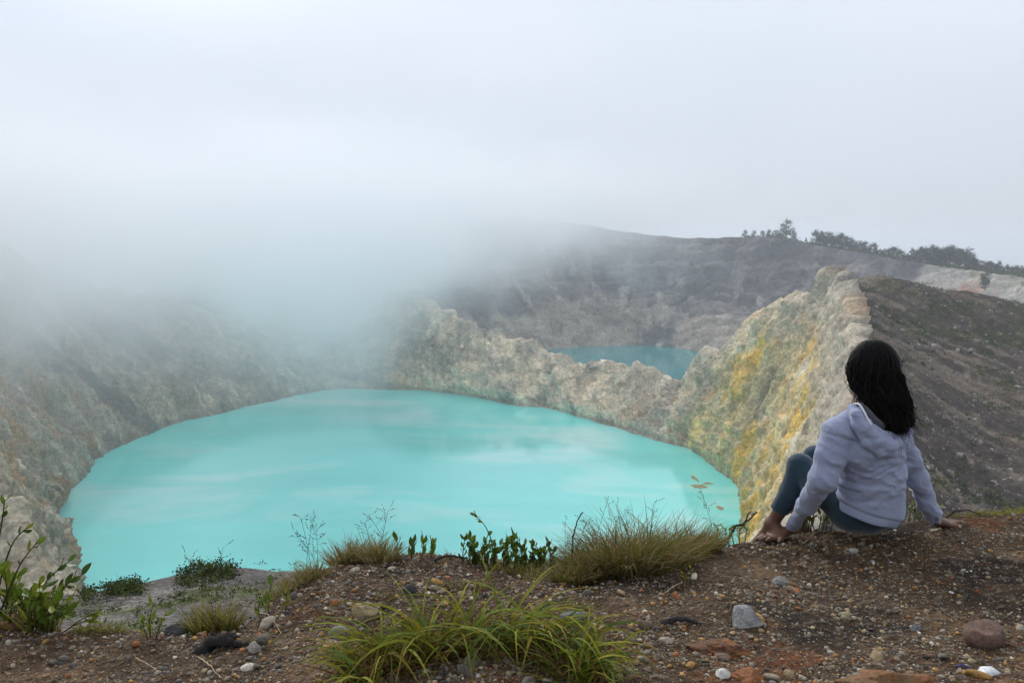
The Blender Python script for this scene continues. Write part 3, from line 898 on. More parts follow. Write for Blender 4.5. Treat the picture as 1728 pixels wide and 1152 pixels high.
# ------------------------------------------------------------------ the seated person
class Field:
    """a signed distance grid that grows by smooth union of tapered capsules; net() turns it into a closed skin"""
    def __init__(self, lo, hi, h):
        self.lo, self.h = np.array(lo, float), h
        self.n = np.ceil((np.array(hi) - self.lo) / h).astype(int) + 1
        self.d = np.full(self.n, 1.0, dtype=np.float32)
    def _sub(self, lo, hi):
        a = np.clip(np.floor((lo - self.lo) / self.h).astype(int), 0, self.n - 1)
        b = np.clip(np.ceil((hi - self.lo) / self.h).astype(int) + 1, 1, self.n)
        sl = tuple(slice(i, j) for i, j in zip(a, b))
        ax = [self.lo[k] + self.h * np.arange(a[k], b[k]) for k in range(3)]
        return sl, np.stack(np.meshgrid(*ax, indexing='ij'), -1)
    def cap(self, a, b, ra, rb, k=0.02, squash=None):
        a, b = np.asarray(a, float), np.asarray(b, float)
        m = max(ra, rb) * (1.6 if squash is not None else 1.0) + k + 3 * self.h
        sl, p = self._sub(np.minimum(a, b) - m, np.maximum(a, b) + m)
        ab = b - a
        t = np.clip(((p - a) @ ab) / (ab @ ab + 1e-9), 0, 1)
        q = p - a - t[..., None] * ab
        if squash is not None:          # (direction, factor): thinner or wider along one direction
            dr, f = squash
            dr = np.asarray(dr, float) / np.linalg.norm(dr)
            q = q + ((q @ dr) * (1 / f - 1))[..., None] * dr
        r = ra + (rb - ra) * t
        e = np.linalg.norm(q, axis=-1) - r
        if squash is not None: e = e * min(1.0, squash[1])
        self._join(sl, e, k)
    def chain(self, pts, rs, k=0.02, squash=None):
        for i in range(len(pts) - 1):
            self.cap(pts[i], pts[i + 1], rs[i], rs[i + 1], k, squash)
    def ball(self, c, radii, axes=None, k=0.02):
        c, radii = np.asarray(c, float), np.asarray(radii, float)
        m = radii.max() + k + 3 * self.h
        sl, p = self._sub(c - m, c + m)
        q = p - c
        if axes is not None: q = q @ np.asarray(axes).T
        e = (np.linalg.norm(q / radii, axis=-1) - 1) * radii.min()
        self._join(sl, e, k)
    def _join(self, sl, e, k):
        o = self.d[sl]
        h = np.clip(k - np.abs(o - e), 0, None) / k
        self.d[sl] = np.minimum(o, e) - h * h * k * 0.25
    def points(self):
        ax = [self.lo[k] + self.h * np.arange(self.n[k]) for k in range(3)]
        return np.meshgrid(*ax, indexing='ij')
    def cut(self, fn):
        """keep only where fn(x, y, z) < 0"""
        X, Y, Z = self.points()
        self.d = np.maximum(self.d, fn(X, Y, Z)).astype(np.float32)
    def relief(self, fn, band=0.03):
        i = np.nonzero(np.abs(self.d) < band)
        p = self.lo + self.h * np.stack(i, -1)
        self.d[i] += fn(p[:, 0], p[:, 1], p[:, 2])
    def net(self):
        d, n = self.d, self.n
        s = d < 0
        c = [s[i:n[0] - 1 + i, j:n[1] - 1 + j, k:n[2] - 1 + k] for i in (0, 1) for j in (0, 1) for k in (0, 1)]
        cnt = sum(x.astype(np.int8) for x in c)
        act = (cnt > 0) & (cnt < 8)
        cell = np.nonzero(act)
        idx = np.full(act.shape, -1, dtype=np.int64)
        idx[cell] = np.arange(len(cell[0]))
        base = np.stack(cell, -1).astype(float)
        acc = np.zeros_like(base); num = np.zeros(len(base))
        offs = [(i, j, k) for i in (0, 1) for j in (0, 1) for k in (0, 1)]
        val = {o: d[cell[0] + o[0], cell[1] + o[1], cell[2] + o[2]] for o in offs}
        for a in offs:
            for ax in range(3):
                if a[ax]: continue
                b = list(a); b[ax] = 1; b = tuple(b)
                va, vb = val[a], val[b]
                m = (va < 0) != (vb < 0)
                t = np.where(m, va / np.where(m, va - vb, 1), 0)
                pt = np.tile(np.array(a, float), (len(base), 1))
                pt[:, ax] = t
                acc += pt * m[:, None]; num += m
        V = self.lo + self.h * (base + acc / np.maximum(num, 1)[:, None])
        Fs = []
        for ax in range(3):
            u, w = (ax + 1) % 3, (ax + 2) % 3
            sa = [slice(1, -1)] * 3; sb = [slice(1, -1)] * 3
            sa[ax] = slice(0, -1); sb[ax] = slice(1, None)
            m = s[tuple(sa)] != s[tuple(sb)]
            e = np.nonzero(m)
            p = [x.copy() for x in e]
            p[u] += 1; p[w] += 1
            flip = s[tuple(sa)][e]
            def at(du, dw):
                q = [x.copy() for x in p]
                q[u] -= du; q[w] -= dw
                return idx[q[0], q[1], q[2]]
            quad = np.stack([at(1, 1), at(0, 1), at(0, 0), at(1, 0)], -1)
            quad[~flip] = quad[~flip][:, ::-1]
            Fs.append(quad)
        Fs = np.concatenate(Fs)
        Fs = Fs[(Fs >= 0).all(1)]
        return V, Fs
    
def relax(V, Fs, it=2, k=0.5):
    n = len(V)
    e = np.concatenate([Fs[:, [0, 1]], Fs[:, [1, 2]], Fs[:, [2, 3]], Fs[:, [3, 0]]])
    deg = np.bincount(e[:, 0], minlength=n).astype(float)[:, None]
    for _ in range(it):
        a = np.zeros_like(V)
        for c in range(3):
            a[:, c] = np.bincount(e[:, 0], weights=V[e[:, 1], c], minlength=n)
        V = V * (1 - k) + k * a / np.maximum(deg, 1)
    return V

fw = np.array((-0.56, 0.83, 0.0)); fw /= np.linalg.norm(fw)     # the way she faces
rt = np.array((fw[1], -fw[0], 0.0))                              # her right-hand side
up = np.array((0, 0, 1.0))
J = {
    'pelvis': W(1464, 856, 3.88), 'waist': W(1470, 800, 3.84), 'chest': W(1466, 742, 3.79), 'neck': W(1462, 690, 3.77), 'head': W(1466, 628, 3.80),
    'sh_l': W(1413, 730, 3.71), 'sh_r': W(1516, 736, 3.89), 'el_l': W(1390, 806, 3.70), 'el_r': W(1547, 806, 3.95), 'wr_l': W(1336, 892, 3.68), 'wr_r': W(1580, 882, 3.92),
    'hip_l': W(1436, 858, 3.86), 'hip_r': W(1490, 858, 3.96), 'kn_l': W(1350, 786, 4.06), 'kn_r': W(1376, 772, 4.17), 'an_l': W(1303, 870, 4.12), 'an_r': W(1350, 868, 4.26),
}
def gnd(p, dz=0.0):
    return np.array((p[0], p[1], float(ground_z(p[0], p[1], False)) + dz))
for k_, q_ in (('wr_l', (1333, 906)), ('wr_r', (1577, 890))):
    J[k_] = np.array(ground_hit(*q_)) + np.array((0, 0, 0.036))
J['an_l'] = gnd(J['an_l'], 0.075); J['an_r'] = gnd(J['an_r'], 0.075)
person_lo = np.array((0.90, 3.40, -0.32)); person_hi = np.array((2.18, 4.52, 0.92))

M['skin'], nt, bs = new_mat('skin')
bs.inputs['Base Color'].default_value = (0.135, 0.062, 0.036, 1)
bs.inputs['Roughness'].default_value = 0.5
def cloth(name, col, sc, amt):
    m, nt, bs = new_mat(name)
    tc = nt.nodes.new('ShaderNodeTexCoord')
    nz = add_noise(nt, sc, 3, 0.7, tc.outputs['Object'])
    f = add_range(nt, nz.outputs['Fac'], 0.3, 0.7, 0.0, 1.0)
    c = add_mix(nt, 'MIX', f, tuple(x * (1 - amt) for x in col), tuple(min(1, x * (1 + amt)) for x in col))
    nt.links.new(c, bs.inputs['Base Color'])
    bs.inputs['Roughness'].default_value = 0.9
    bs.inputs['Specular IOR Level'].default_value = 0.15
    bs.inputs['Sheen Weight'].default_value = 0.25
    b = nt.nodes.new('ShaderNodeBump')
    b.inputs['Strength'].default_value = 0.25
    b.inputs['Distance'].default_value = 0.002
    nt.links.new(nz.outputs['Fac'], b.inputs['Height'])
    nt.links.new(b.outputs[0], bs.inputs['Normal'])
    return m
M['hoodie'] = cloth('heather_jersey', (0.28, 0.305, 0.42), 260, 0.14)
M['legging'] = cloth('legging_knit', (0.022, 0.044, 0.062), 400, 0.15)
M['lining'] = cloth('dark_lining', (0.06, 0.06, 0.075), 300, 0.1)
M['white_cord'] = cloth('white_cord', (0.72, 0.72, 0.74), 500, 0.05)

person = empty('person', (float(J['pelvis'][0]), float(J['pelvis'][1]), float(ground_z(J['pelvis'][0], J['pelvis'][1], False))))
tag(person, 'person with long black hair in lavender grey hoodie sitting at the crater edge', 'person')
OFF = np.array(person.location)

def skin_of(field, name, mat, it=2, parent=None):
    V, Fs = field.net()
    V = relax(V, Fs, it)
    return mesh_np(name, V - OFF, Fs, mat, parent=parent or person)

# --- body (one skin: head, neck, trunk, arms, hands, legs, feet)
f = Field(person_lo, person_hi, 0.0052)
hc = J['head']
fh = np.array((-0.36, 0.93, -0.03)); fh /= np.linalg.norm(fh)     # the head is turned further to the left
rh = np.cross(fh, up); rh /= np.linalg.norm(rh)
hax = np.stack([rh, fh, up])
f.ball(hc + up * 0.022, (0.074, 0.092, 0.095), hax, 0.02)
f.ball(hc + fh * 0.022 - up * 0.045, (0.058, 0.066, 0.070), hax, 0.03)
f.cap(hc + fh * 0.068 - up * 0.088, hc + fh * 0.050 - up * 0.082, 0.026, 0.030, 0.03)            # chin
f.cap(hc + fh * 0.090 - up * 0.002, hc + fh * 0.107 - up * 0.036, 0.008, 0.013, 0.015)           # nose
f.cap(hc + fh * 0.086 - up * 0.064 - rh * 0.02, hc + fh * 0.086 - up * 0.064 + rh * 0.02, 0.009, 0.009, 0.01)   # lips
for sgn in (-1, 1):
    f.ball(hc + rh * 0.076 * sgn - fh * 0.004 - up * 0.012, (0.011, 0.020, 0.032), hax, 0.008)   # ears
    f.cap(hc + fh * 0.086 + rh * 0.030 * sgn + up * 0.012, hc + fh * 0.080 + rh * 0.045 * sgn + up * 0.012, 0.010, 0.010, 0.015)
f.cap(J['neck'] - up * 0.01, hc - up * 0.05 - fh * 0.012, 0.052, 0.048, 0.03)
for sgn in (-1, 1):
    f.chain([J['pelvis'] + rt * 0.06 * sgn, J['waist'] + rt * 0.055 * sgn, J['chest'] + rt * 0.065 * sgn], [0.074, 0.066, 0.080], 0.05)
f.chain([J['chest'], J['neck']], [0.085, 0.052], 0.06)
for q in ('l', 'r'):
    sh, el, wr = J['sh_' + q], J['el_' + q], J['wr_' + q]
    f.chain([J['chest'] + up * 0.03, sh, el, wr], [0.06, 0.046, 0.034, 0.023], 0.03)
    hip, kn, an = J['hip_' + q], J['kn_' + q], J['an_' + q]
    mid = kn * 0.55 + an * 0.45 - fw * 0.022
    f.chain([hip, kn], [0.080, 0.052], 0.04)
    f.chain([kn, mid, an], [0.050, 0.045, 0.027], 0.03)
    toe = an + fw * 0.135; toe[2] = float(ground_z(toe[0], toe[1], False)) + 0.018
    heel = an - fw * 0.035; heel[2] = float(ground_z(heel[0], heel[1], False)) + 0.028
    f.chain([an, heel], [0.027, 0.025], 0.02)
    f.chain([heel, toe], [0.025, 0.018], 0.03)
    f.cap(an, toe * 0.7 + an * 0.3 - up * 0.01, 0.025, 0.020, 0.03)
    side = np.cross(fw, up)
    for t_ in range(5):
        o_ = side * (0.016 * (t_ - 2)) + fw * (-0.006 * abs(t_ - 1))
        f.cap(toe + o_, toe + o_ + fw * 0.030 - up * 0.006, 0.010, 0.008, 0.006)
# hands planted flat, fingers spread on the gravel
def hand(wr, dirv, thumb_side):
    dirv = dirv / np.linalg.norm(dirv)
    sd = np.cross(up, dirv)
    palm = wr + dirv * 0.045 - up * 0.014
    f.cap(wr, palm, 0.023, 0.022, 0.015)
    for j in range(4):
        o_ = sd * (0.018 * (j - 1.5))
        kn_ = palm + o_ + dirv * (0.028 - 0.004 * abs(j - 1.5))
        f.cap(wr + o_ * 0.6 + dirv * 0.01, kn_, 0.015, 0.0125, 0.010)
        ln = (0.062, 0.074, 0.070, 0.054)[j]
        spread = dirv + sd * 0.10 * (j - 1.5)
        m_ = kn_ + spread * ln * 0.5 + up * 0.006
        e_ = kn_ + spread * ln
        gz = float(ground_z(e_[0], e_[1], False))
        e_[2] = gz + 0.008
        m_[2] = max(m_[2], gz + 0.014)
        f.chain([kn_, m_, e_], [0.0105, 0.0092, 0.0075], 0.005)
    tb_ = wr + dirv * 0.028 + sd * 0.022 * thumb_side - up * 0.008
    tm = tb_ + (dirv * 0.6 + sd * 0.8 * thumb_side) * 0.034 - up * 0.004
    te = tm + (dirv * 0.85 + sd * 0.5 * thumb_side) * 0.028
    te[2] = float(ground_z(te[0], te[1], False)) + 0.009
    f.chain([tb_, tm, te], [0.0135, 0.0115, 0.0085], 0.008)
hand(J['wr_l'] + np.array((-0.028, -0.004, -0.008)), np.array((-1.0, -0.30, -0.10)), 1)
hand(J['wr_r'] + np.array((0.016, 0.002, -0.008)), np.array((0.80, 0.45, -0.05)), -1)
skin_of(f, 'body', M['skin'], 1)

# --- leggings: hips, thighs, to mid calf
f = Field(person_lo, person_hi, 0.0062)
f.cap(J['hip_l'] + up * 0.005, J['hip_r'] + up * 0.005, 0.098, 0.098, 0.05)
f.cap(J['pelvis'] - fw * 0.01 - up * 0.005, J['waist'] * 0.4 + J['pelvis'] * 0.6, 0.105, 0.10, 0.05)
for q in ('l', 'r'):
    hip, kn, an = J['hip_' + q], J['kn_' + q], J['an_' + q]
    thm = hip * 0.45 + kn * 0.55 - up * 0.012
    f.chain([hip, thm, kn], [0.093, 0.078, 0.058], 0.03)
    mid = kn * 0.55 + an * 0.45 - fw * 0.022
    end = kn * 0.16 + an * 0.84
    f.chain([kn, mid, end], [0.056, 0.054, 0.043], 0.02)
gzp = float(ground_z(J['pelvis'][0], J['pelvis'][1], False))
kz = {q: (J['kn_' + q] * 0.24 + J['an_' + q] * 0.76) for q in 'lr'}
def leg_cut(X, Y, Z):
    d = np.full(X.shape, -1.0)
    for q in 'lr':
        ax = J['an_' + q] - J['kn_' + q]; ax /= np.linalg.norm(ax)
        e = (X - kz[q][0]) * ax[0] + (Y - kz[q][1]) * ax[1] + (Z - kz[q][2]) * ax[2]
        near = np.hypot(X - kz[q][0], Y - kz[q][1]) < 0.09
        d = np.where(near, np.maximum(d, e), d)
    return d
f.cut(leg_cut)
def leg_rel(x, y, z):
    return -0.003 * fbm(x / 0.05, y / 0.05, z / 0.018, 3, 501)
f.relief(leg_rel)
skin_of(f, 'leggings', M['legging'])

# --- hoodie: trunk, sleeves, ribbed hem and cuffs
f = Field(person_lo, person_hi, 0.0056)
for sgn in (-1, 1):
    lowp = J['pelvis'] + rt * (0.082 if sgn < 0 else 0.062) * sgn - up * 0.012 - fw * 0.016
    f.chain([lowp, J['waist'] + rt * 0.052 * sgn - fw * .004, J['chest'] + rt * 0.066 * sgn - up * 0.02, J['chest'] + rt * 0.075 * sgn + up * 0.035], [0.112, 0.100, 0.100, 0.078], 0.04)
f.chain([J['pelvis'] - fw * .012, J['waist'], J['chest']], [0.108, 0.096, 0.098], 0.05)
f.chain([J['chest'] + up * 0.03, J['neck'] - up * 0.02], [0.085, 0.060], 0.05)
for q, rs in (('l', [0.056, 0.058, 0.055, 0.050, 0.040, 0.031]), ('r', [0.054, 0.052, 0.047, 0.045, 0.037, 0.030])):
    sh, el, wr = J['sh_' + q], J['el_' + q], J['wr_' + q]
    f.chain([J['neck'] * .45 + sh * .55, sh, (sh + el) / 2, el, (el + wr) / 2, wr], [0.05] + rs[:1] + rs[2:], 0.035)
    # fabric bunched above the cuff
    dv = (el - wr) / np.linalg.norm(el - wr)
    for j, (o_, r_) in enumerate(((0.035, 0.037), (0.062, 0.040), (0.092, 0.042))):
        f.ball(wr + dv * o_ + rt * (0.004 if j % 2 else -0.004), (r_, r_, r_ * 0.62), None, 0.012)
# hem: a plane tilted so it rides up at her left
hp = W(1460, 878, 3.80)
hn = np.array((-0.36, 0.0, -1.0)); hn /= np.linalg.norm(hn)
f.cut(lambda X, Y, Z: np.where(np.hypot(X - J['pelvis'][0], Y - J['pelvis'][1]) < 0.215, (X - hp[0]) * hn[0] + (Z - hp[2]) * hn[2], -1.0))
pw, pc = J['waist'], J['chest']
def hood_rel(x, y, z):
    s_ = (x - pw[0]) * rt[0] + (y - pw[1]) * rt[1]        # across her back
    h_ = z - pw[2]
    wrp = 0.035 * fbm(x / 0.10, y / 0.10, z / 0.10, 3, 511)
    # slanting folds round the waist and lower back
    fold = fbm((h_ + 0.22 * s_ + wrp) / 0.030, s_ / 0.17 + 3, y * 0, 3, 512, 0.45, ridged=True)
    fold2 = fbm((h_ - 0.35 * s_ + wrp) / 0.036, s_ / 0.20, y * 0, 3, 513, 0.45, ridged=True)
    band = smooth(h_, -0.16, -0.05) * (1 - smooth(h_, 0.10, 0.20))
    trunk = (np.abs(s_) < 0.17)
    shp = lambda q: np.sign(q) * np.abs(q) ** 1.4
    d = -0.016 * (0.6 * shp(fold) + 0.6 * shp(fold2)) * band * trunk
    # long creases pulled towards the shoulders, and along the sleeves
    d -= 0.008 * fbm((s_ + 0.4 * h_ + wrp) / 0.035, h_ / 0.22, y * 0, 3, 514, .5, ridged=True) * smooth(h_, 0.06, 0.16) * trunk
    arm = ~trunk
    d -= 0.009 * fbm((z + 0.5 * x + wrp) / 0.045, (x * 0.6 - z * 0.3) / 0.09, y / 0.10, 3, 515, .5, ridged=True) * arm
    # ribbed hem stands in a little, with a seam above it
    e = (x - hp[0]) * hn[0] + (z - hp[2]) * hn[2]
    d += trunk * 0.006 * smooth(e, -0.050, -0.042)
    d += trunk * 0.0045 * np.exp(-((e + 0.046) / 0.004) ** 2)
    # shoulder seam of the left sleeve and a raglan seam line
    for q in 'lr':
        c = J['sh_' + q]; ax = (J['el_' + q] - c); ax = ax / np.linalg.norm(ax)
        t_ = (x - c[0]) * ax[0] + (y - c[1]) * ax[1] + (z - c[2]) * ax[2]
        nearby = (np.sqrt((x - c[0]) ** 2 + (y - c[1]) ** 2 + (z - c[2]) ** 2) < 0.10)
        d += nearby * 0.004 * np.exp(-((t_ - 0.012) / 0.005) ** 2)
        # cuff
        w_ = J['wr_' + q]; t2_ = np.sqrt((x - w_[0]) ** 2 + (y - w_[1]) ** 2 + (z - w_[2]) ** 2)
        d += 0.004 * (1 - smooth(t2_, 0.040, 0.050))
    return d
f.relief(hood_rel, 0.035)
hoodie = skin_of(f, 'hoodie', M['hoodie'], 1)

# --- the hood lying on her back
f = Field(person_lo + np.array((.2, 0, .5)), person_hi - np.array((.3, .2, 0)), 0.0045)
nk = J['neck']
def bp(px, py, Y): return W(px, py, Y)
rim_pts = [bp(1438, 688, 3.715), bp(1447, 700, 3.660), bp(1460, 722, 3.638), bp(1478, 743, 3.640), bp(1498, 752, 3.660), bp(1518, 744, 3.710), bp(1527, 726, 3.770)]
f.chain(rim_pts, [0.018, 0.024, 0.029, 0.033, 0.034, 0.028, 0.020], 0.008)
rim2 = [bp(1434, 690, 3.735), bp(1444, 716, 3.655), bp(1462, 746, 3.635), bp(1484, 762, 3.642), bp(1504, 764, 3.670), bp(1524, 748, 3.740)]
f.chain(rim2, [0.014, 0.018, 0.020, 0.021, 0.020, 0.014], 0.008)
rim3 = [bp(1452, 690, 3.675), bp(1466, 712, 3.648), bp(1486, 732, 3.648), bp(1506, 736, 3.680), bp(1520, 722, 3.740)]
f.chain(rim3, [0.015, 0.017, 0.018, 0.018, 0.014], 0.006)
f.cap(bp(1448, 700, 3.74), bp(1505, 735, 3.76), 0.03, 0.035, 0.02)
f.relief(lambda x, y, z: -0.004 * fbm(x / 0.06, y / 0.06, z / 0.02, 3, 521, ridged=True))
hood = skin_of(f, 'hood', M['hoodie'], 1, hoodie)
# pale neckband and dark lining showing at the neck
def tube(pts, r, seg=8, closed=False):
    pts = np.asarray(pts, float)
    r = np.broadcast_to(r, (len(pts),))
    tg = np.gradient(pts, axis=0)
    tg /= np.linalg.norm(tg, axis=1, keepdims=True) + 1e-9
    ref = np.array((0.3, 0.2, 0.93))
    n1_ = np.cross(tg, ref); n1_ /= np.linalg.norm(n1_, axis=1, keepdims=True) + 1e-9
    n2_ = np.cross(tg, n1_)
    a_ = np.linspace(0, 2 * math.pi, seg, endpoint=False)
    v_ = pts[:, None] + r[:, None, None] * (np.cos(a_)[None, :, None] * n1_[:, None] + np.sin(a_)[None, :, None] * n2_[:, None])
    i = np.arange(len(pts) * seg).reshape(len(pts), seg)
    j = np.roll(i, -1, 1)
    fq = np.stack([i[:-1], i[1:], j[1:], j[:-1]], -1).reshape(-1, 4)
    vv_ = np.concatenate([v_.reshape(-1, 3), pts[:1], pts[-1:]])
    a0, a1 = len(vv_) - 2, len(vv_) - 1
    caps = np.concatenate([np.stack([i[0], j[0], np.full(seg, a0), np.full(seg, a0)], -1), np.stack([j[-1], i[-1], np.full(seg, a1), np.full(seg, a1)], -1)])
    return vv_, fq, caps
def tube_obj(name, pts, r, mat, parent=None, off=None, tint=None, seg=8, fine=24):
    pts = np.asarray(pts, float)
    t_ = np.linspace(0, len(pts) - 1, fine)
    rr_ = np.interp(t_, np.arange(len(pts)), np.broadcast_to(r, (len(pts),)))
    v_, fq, _ = tube(catmull(pts, t_), rr_, seg)
    return mesh_np(name, v_ - (off if off is not None else 0), fq, mat, parent=parent, tint=None if tint is None else np.tile(tint, (len(v_), 1)))
tube_obj('neckband', [bp(1441, 681, 3.695), bp(1450, 682, 3.660), bp(1458, 694, 3.638), bp(1464, 706, 3.625), bp(1470, 716, 3.618)], 0.0042, M['white_cord'], hoodie, OFF)
tube_obj('lining', [bp(1449, 682, 3.690), bp(1460, 694, 3.670), bp(1472, 708, 3.650), bp(1490, 720, 3.660)], [0.014, 0.02, 0.022, 0.016], M['lining'], hoodie, OFF, fine=14)

# --- hair: dark mass plus many single locks
M['hair'], nt, bs = new_mat('black_hair')
bs.inputs['Base Color'].default_value = (0.006, 0.005, 0.005, 1)
bs.inputs['Roughness'].default_value = 0.55
bs.inputs['Specular IOR Level'].default_value = 0.10
f = Field(person_lo + np.array((.3, 0, .35)), person_hi + np.array((-.25, -.3, 0.0)), 0.006)
f.ball(hc - fh * 0.020 + up * 0.026, (0.090, 0.098, 0.106), hax, 0.02)
back = [hc - fh * 0.03 - up * 0.01, bp(1484, 650, 3.755), bp(1497, 680, 3.73), bp(1510, 706, 3.72)]
f.chain(back, [0.098, 0.090, 0.080, 0.062], 0.04)
f.chain([bp(1497, 690, 3.70), bp(1504, 716, 3.69)], [0.050, 0.036], 0.03)
f.chain([bp(1518, 684, 3.74), bp(1528, 714, 3.74)], [0.046, 0.030], 0.03)
f.cut(lambda X, Y, Z: ((X - hc[0]) * fh[0] + (Y - hc[1]) * fh[1] - 0.060) - 0.35 * np.clip(Z - hc[2] - 0.02, 0, 1))
def hair_rel(x, y, z):
    return -0.011 * fbm((x + 0.35 * z + 0.012 * np.sin(z * 60)) / 0.026, y / 0.035, z / 0.10, 3, 531, 0.5, ridged=True)
f.relief(hair_rel)
M['hair_mass'], nt, bs = new_mat('black_hair_mass')
bs.inputs['Base Color'].default_value = (0.006, 0.005, 0.005, 1)
bs.inputs['Roughness'].default_value = 0.9
bs.inputs['Specular IOR Level'].default_value = 0.02
hair = skin_of(f, 'hair', M['hair_mass'], 1)

g = np.random.default_rng(41)
nl, ns = 2200, 14
# each lock starts at the parting, follows the scalp to the side or back, then falls to the uneven lower edge
az = g.uniform(-2.0, 2.0, nl)                                      # 0 straight back, + her right
d1 = -fh[None] * np.cos(az)[:, None] + rh[None] * np.sin(az)[:, None] + up[None] * g.uniform(-0.5, 0.15, nl)[:, None]
d1 /= np.linalg.norm(d1, axis=1, keepdims=True)
d0 = up[None] + fh[None] * g.uniform(-0.55, 0.5, nl)[:, None] + rh[None] * (0.25 * np.sin(az) + 0.05 * g.normal(size=nl))[:, None]
d0 /= np.linalg.norm(d0, axis=1, keepdims=True)
rad_h = np.array((0.0905, 0.0985, 0.1065))
def scalp(dv, infl):
    loc = dv @ hax.T
    return hc - fh * 0.020 + up * 0.026 + (loc / np.linalg.norm(loc / rad_h, axis=-1, keepdims=True)) @ hax * infl
side_ = np.sin(az) * 0.9 + 0.12 * g.normal(size=nl)
tipc = bp(1508, 716, 3.71)
tip = tipc + np.array((1.0, 0.1, 0.0)) * (0.062 * side_ + 0.026 * g.normal(size=nl))[:, None] + np.array((0, 1.0, 0)) * (0.030 * g.normal(size=nl) + 0.01)[:, None]
tip += up * (0.030 * g.normal(size=nl) + 0.03 * np.clip(-side_, 0, 1) - 0.008)[:, None]
lift = g.uniform(0, 1, nl) ** 3 + 1.6 * (g.uniform(0, 1, nl) < 0.06)
infl = 1.015 + 0.05 * lift[:, None]
tt_ = np.linspace(0, 1, ns)
half = 6
segA = []
for q_ in np.linspace(0, 1, half):
    dd_ = d0 * (1 - q_) + d1 * q_
    segA.append(scalp(dd_ / np.linalg.norm(dd_, axis=1, keepdims=True), infl))
segA = np.stack(segA, 1)
e0 = segA[:, -1]; tn = segA[:, -1] - segA[:, -2]
tn /= np.linalg.norm(tn, axis=1, keepdims=True)
q3 = np.linspace(0, 1, ns - half + 1)[1:][None, :, None]
c1 = e0 + tn * 0.06; c2 = tip + np.array((-0.025, -0.012, 0.07))
segB = (1 - q3) ** 3 * e0[:, None] + 3 * (1 - q3) ** 2 * q3 * c1[:, None] + 3 * (1 - q3) * q3 ** 2 * c2[:, None] + q3 ** 3 * tip[:, None]
cur = np.concatenate([segA, segB], 1)
ph = g.uniform(0, 6.28, (nl, 1)); am = g.uniform(0.004, 0.014, (nl, 1))
wave = np.sin(tt_[None] * g.uniform(7, 15, (nl, 1)) + ph) * am * tt_[None]
frz = 1 + 1.3 * np.clip(lift[:, None], 0, 2)
cur[..., 0] += wave * frz + 0.003 * np.sin(tt_[None] * 38 + ph * 2) * tt_[None] * np.clip(lift[:, None] * 2, 0, 2)
cur[..., 1] += np.cos(tt_[None] * 9 + ph) * am * tt_[None]
outw = cur - (hc - up * 0.02)
cur += outw / np.linalg.norm(outw, axis=-1, keepdims=True) * (0.014 * lift[:, None, None] * tt_[None, :, None])
wid = (0.0022 * (1 - 0.75 * tt_ ** 3))[None, :, None] * g.uniform(0.5, 1.2, (nl, 1, 1))
sv_ = np.cross(np.gradient(cur, axis=1), outw)
sv_ /= np.linalg.norm(sv_, axis=-1, keepdims=True) + 1e-9
rib = np.stack([cur - sv_ * wid, cur + sv_ * wid], 2)             # nl, ns, 2, 3
ii = np.arange(nl * ns * 2).reshape(nl, ns, 2)
fq = np.stack([ii[:, :-1, 0], ii[:, 1:, 0], ii[:, 1:, 1], ii[:, :-1, 1]], -1).reshape(-1, 4)
tag(mesh_np('hair_locks', rib.reshape(-1, 3) - OFF, fq, M['hair'], parent=hair), kind='stuff')

# ------------------------------------------------------------------ plants at the edge
def leafmat(name, rough=0.7, trans=0.3):
    m, nt, bs = new_mat(name)
    at = nt.nodes.new('ShaderNodeAttribute')
    at.attribute_name = 'tint'
    geo = nt.nodes.new('ShaderNodeNewGeometry')
    nz = add_noise(nt, 60.0, 3, 0.6, geo.outputs['Position'])
    f_ = add_range(nt, nz.outputs['Fac'], 0.3, 0.7, 0.75, 1.25)
    cmb = nt.nodes.new('ShaderNodeCombineXYZ')
    for i in range(3): nt.links.new(f_, cmb.inputs[i])
    c = add_mix(nt, 'MULTIPLY', 1.0, at.outputs['Color'], cmb.outputs[0])
    nt.links.new(c, bs.inputs['Base Color'])
    bs.inputs['Roughness'].default_value = rough
    bs.inputs['Specular IOR Level'].default_value = 0.12
    tr = nt.nodes.new('ShaderNodeBsdfTranslucent')
    nt.links.new(c, tr.inputs['Color'])
    mx = nt.nodes.new('ShaderNodeMixShader')
    mx.inputs[0].default_value = trans
    out_ = nt.nodes['Material Output']
    nt.links.new(bs.outputs[0], mx.inputs[1])
    nt.links.new(tr.outputs[0], mx.inputs[2])
    nt.links.new(mx.outputs[0], out_.inputs['Surface'])
    return m
M['blade'] = leafmat('grass_blade')
M['leaf'] = leafmat('shrub_leaf', 0.4, 0.2)
M['twig'] = tinted('bark', (0.02, 0.006), (0.3, 0.3), bump=0.4, spec=0.1)

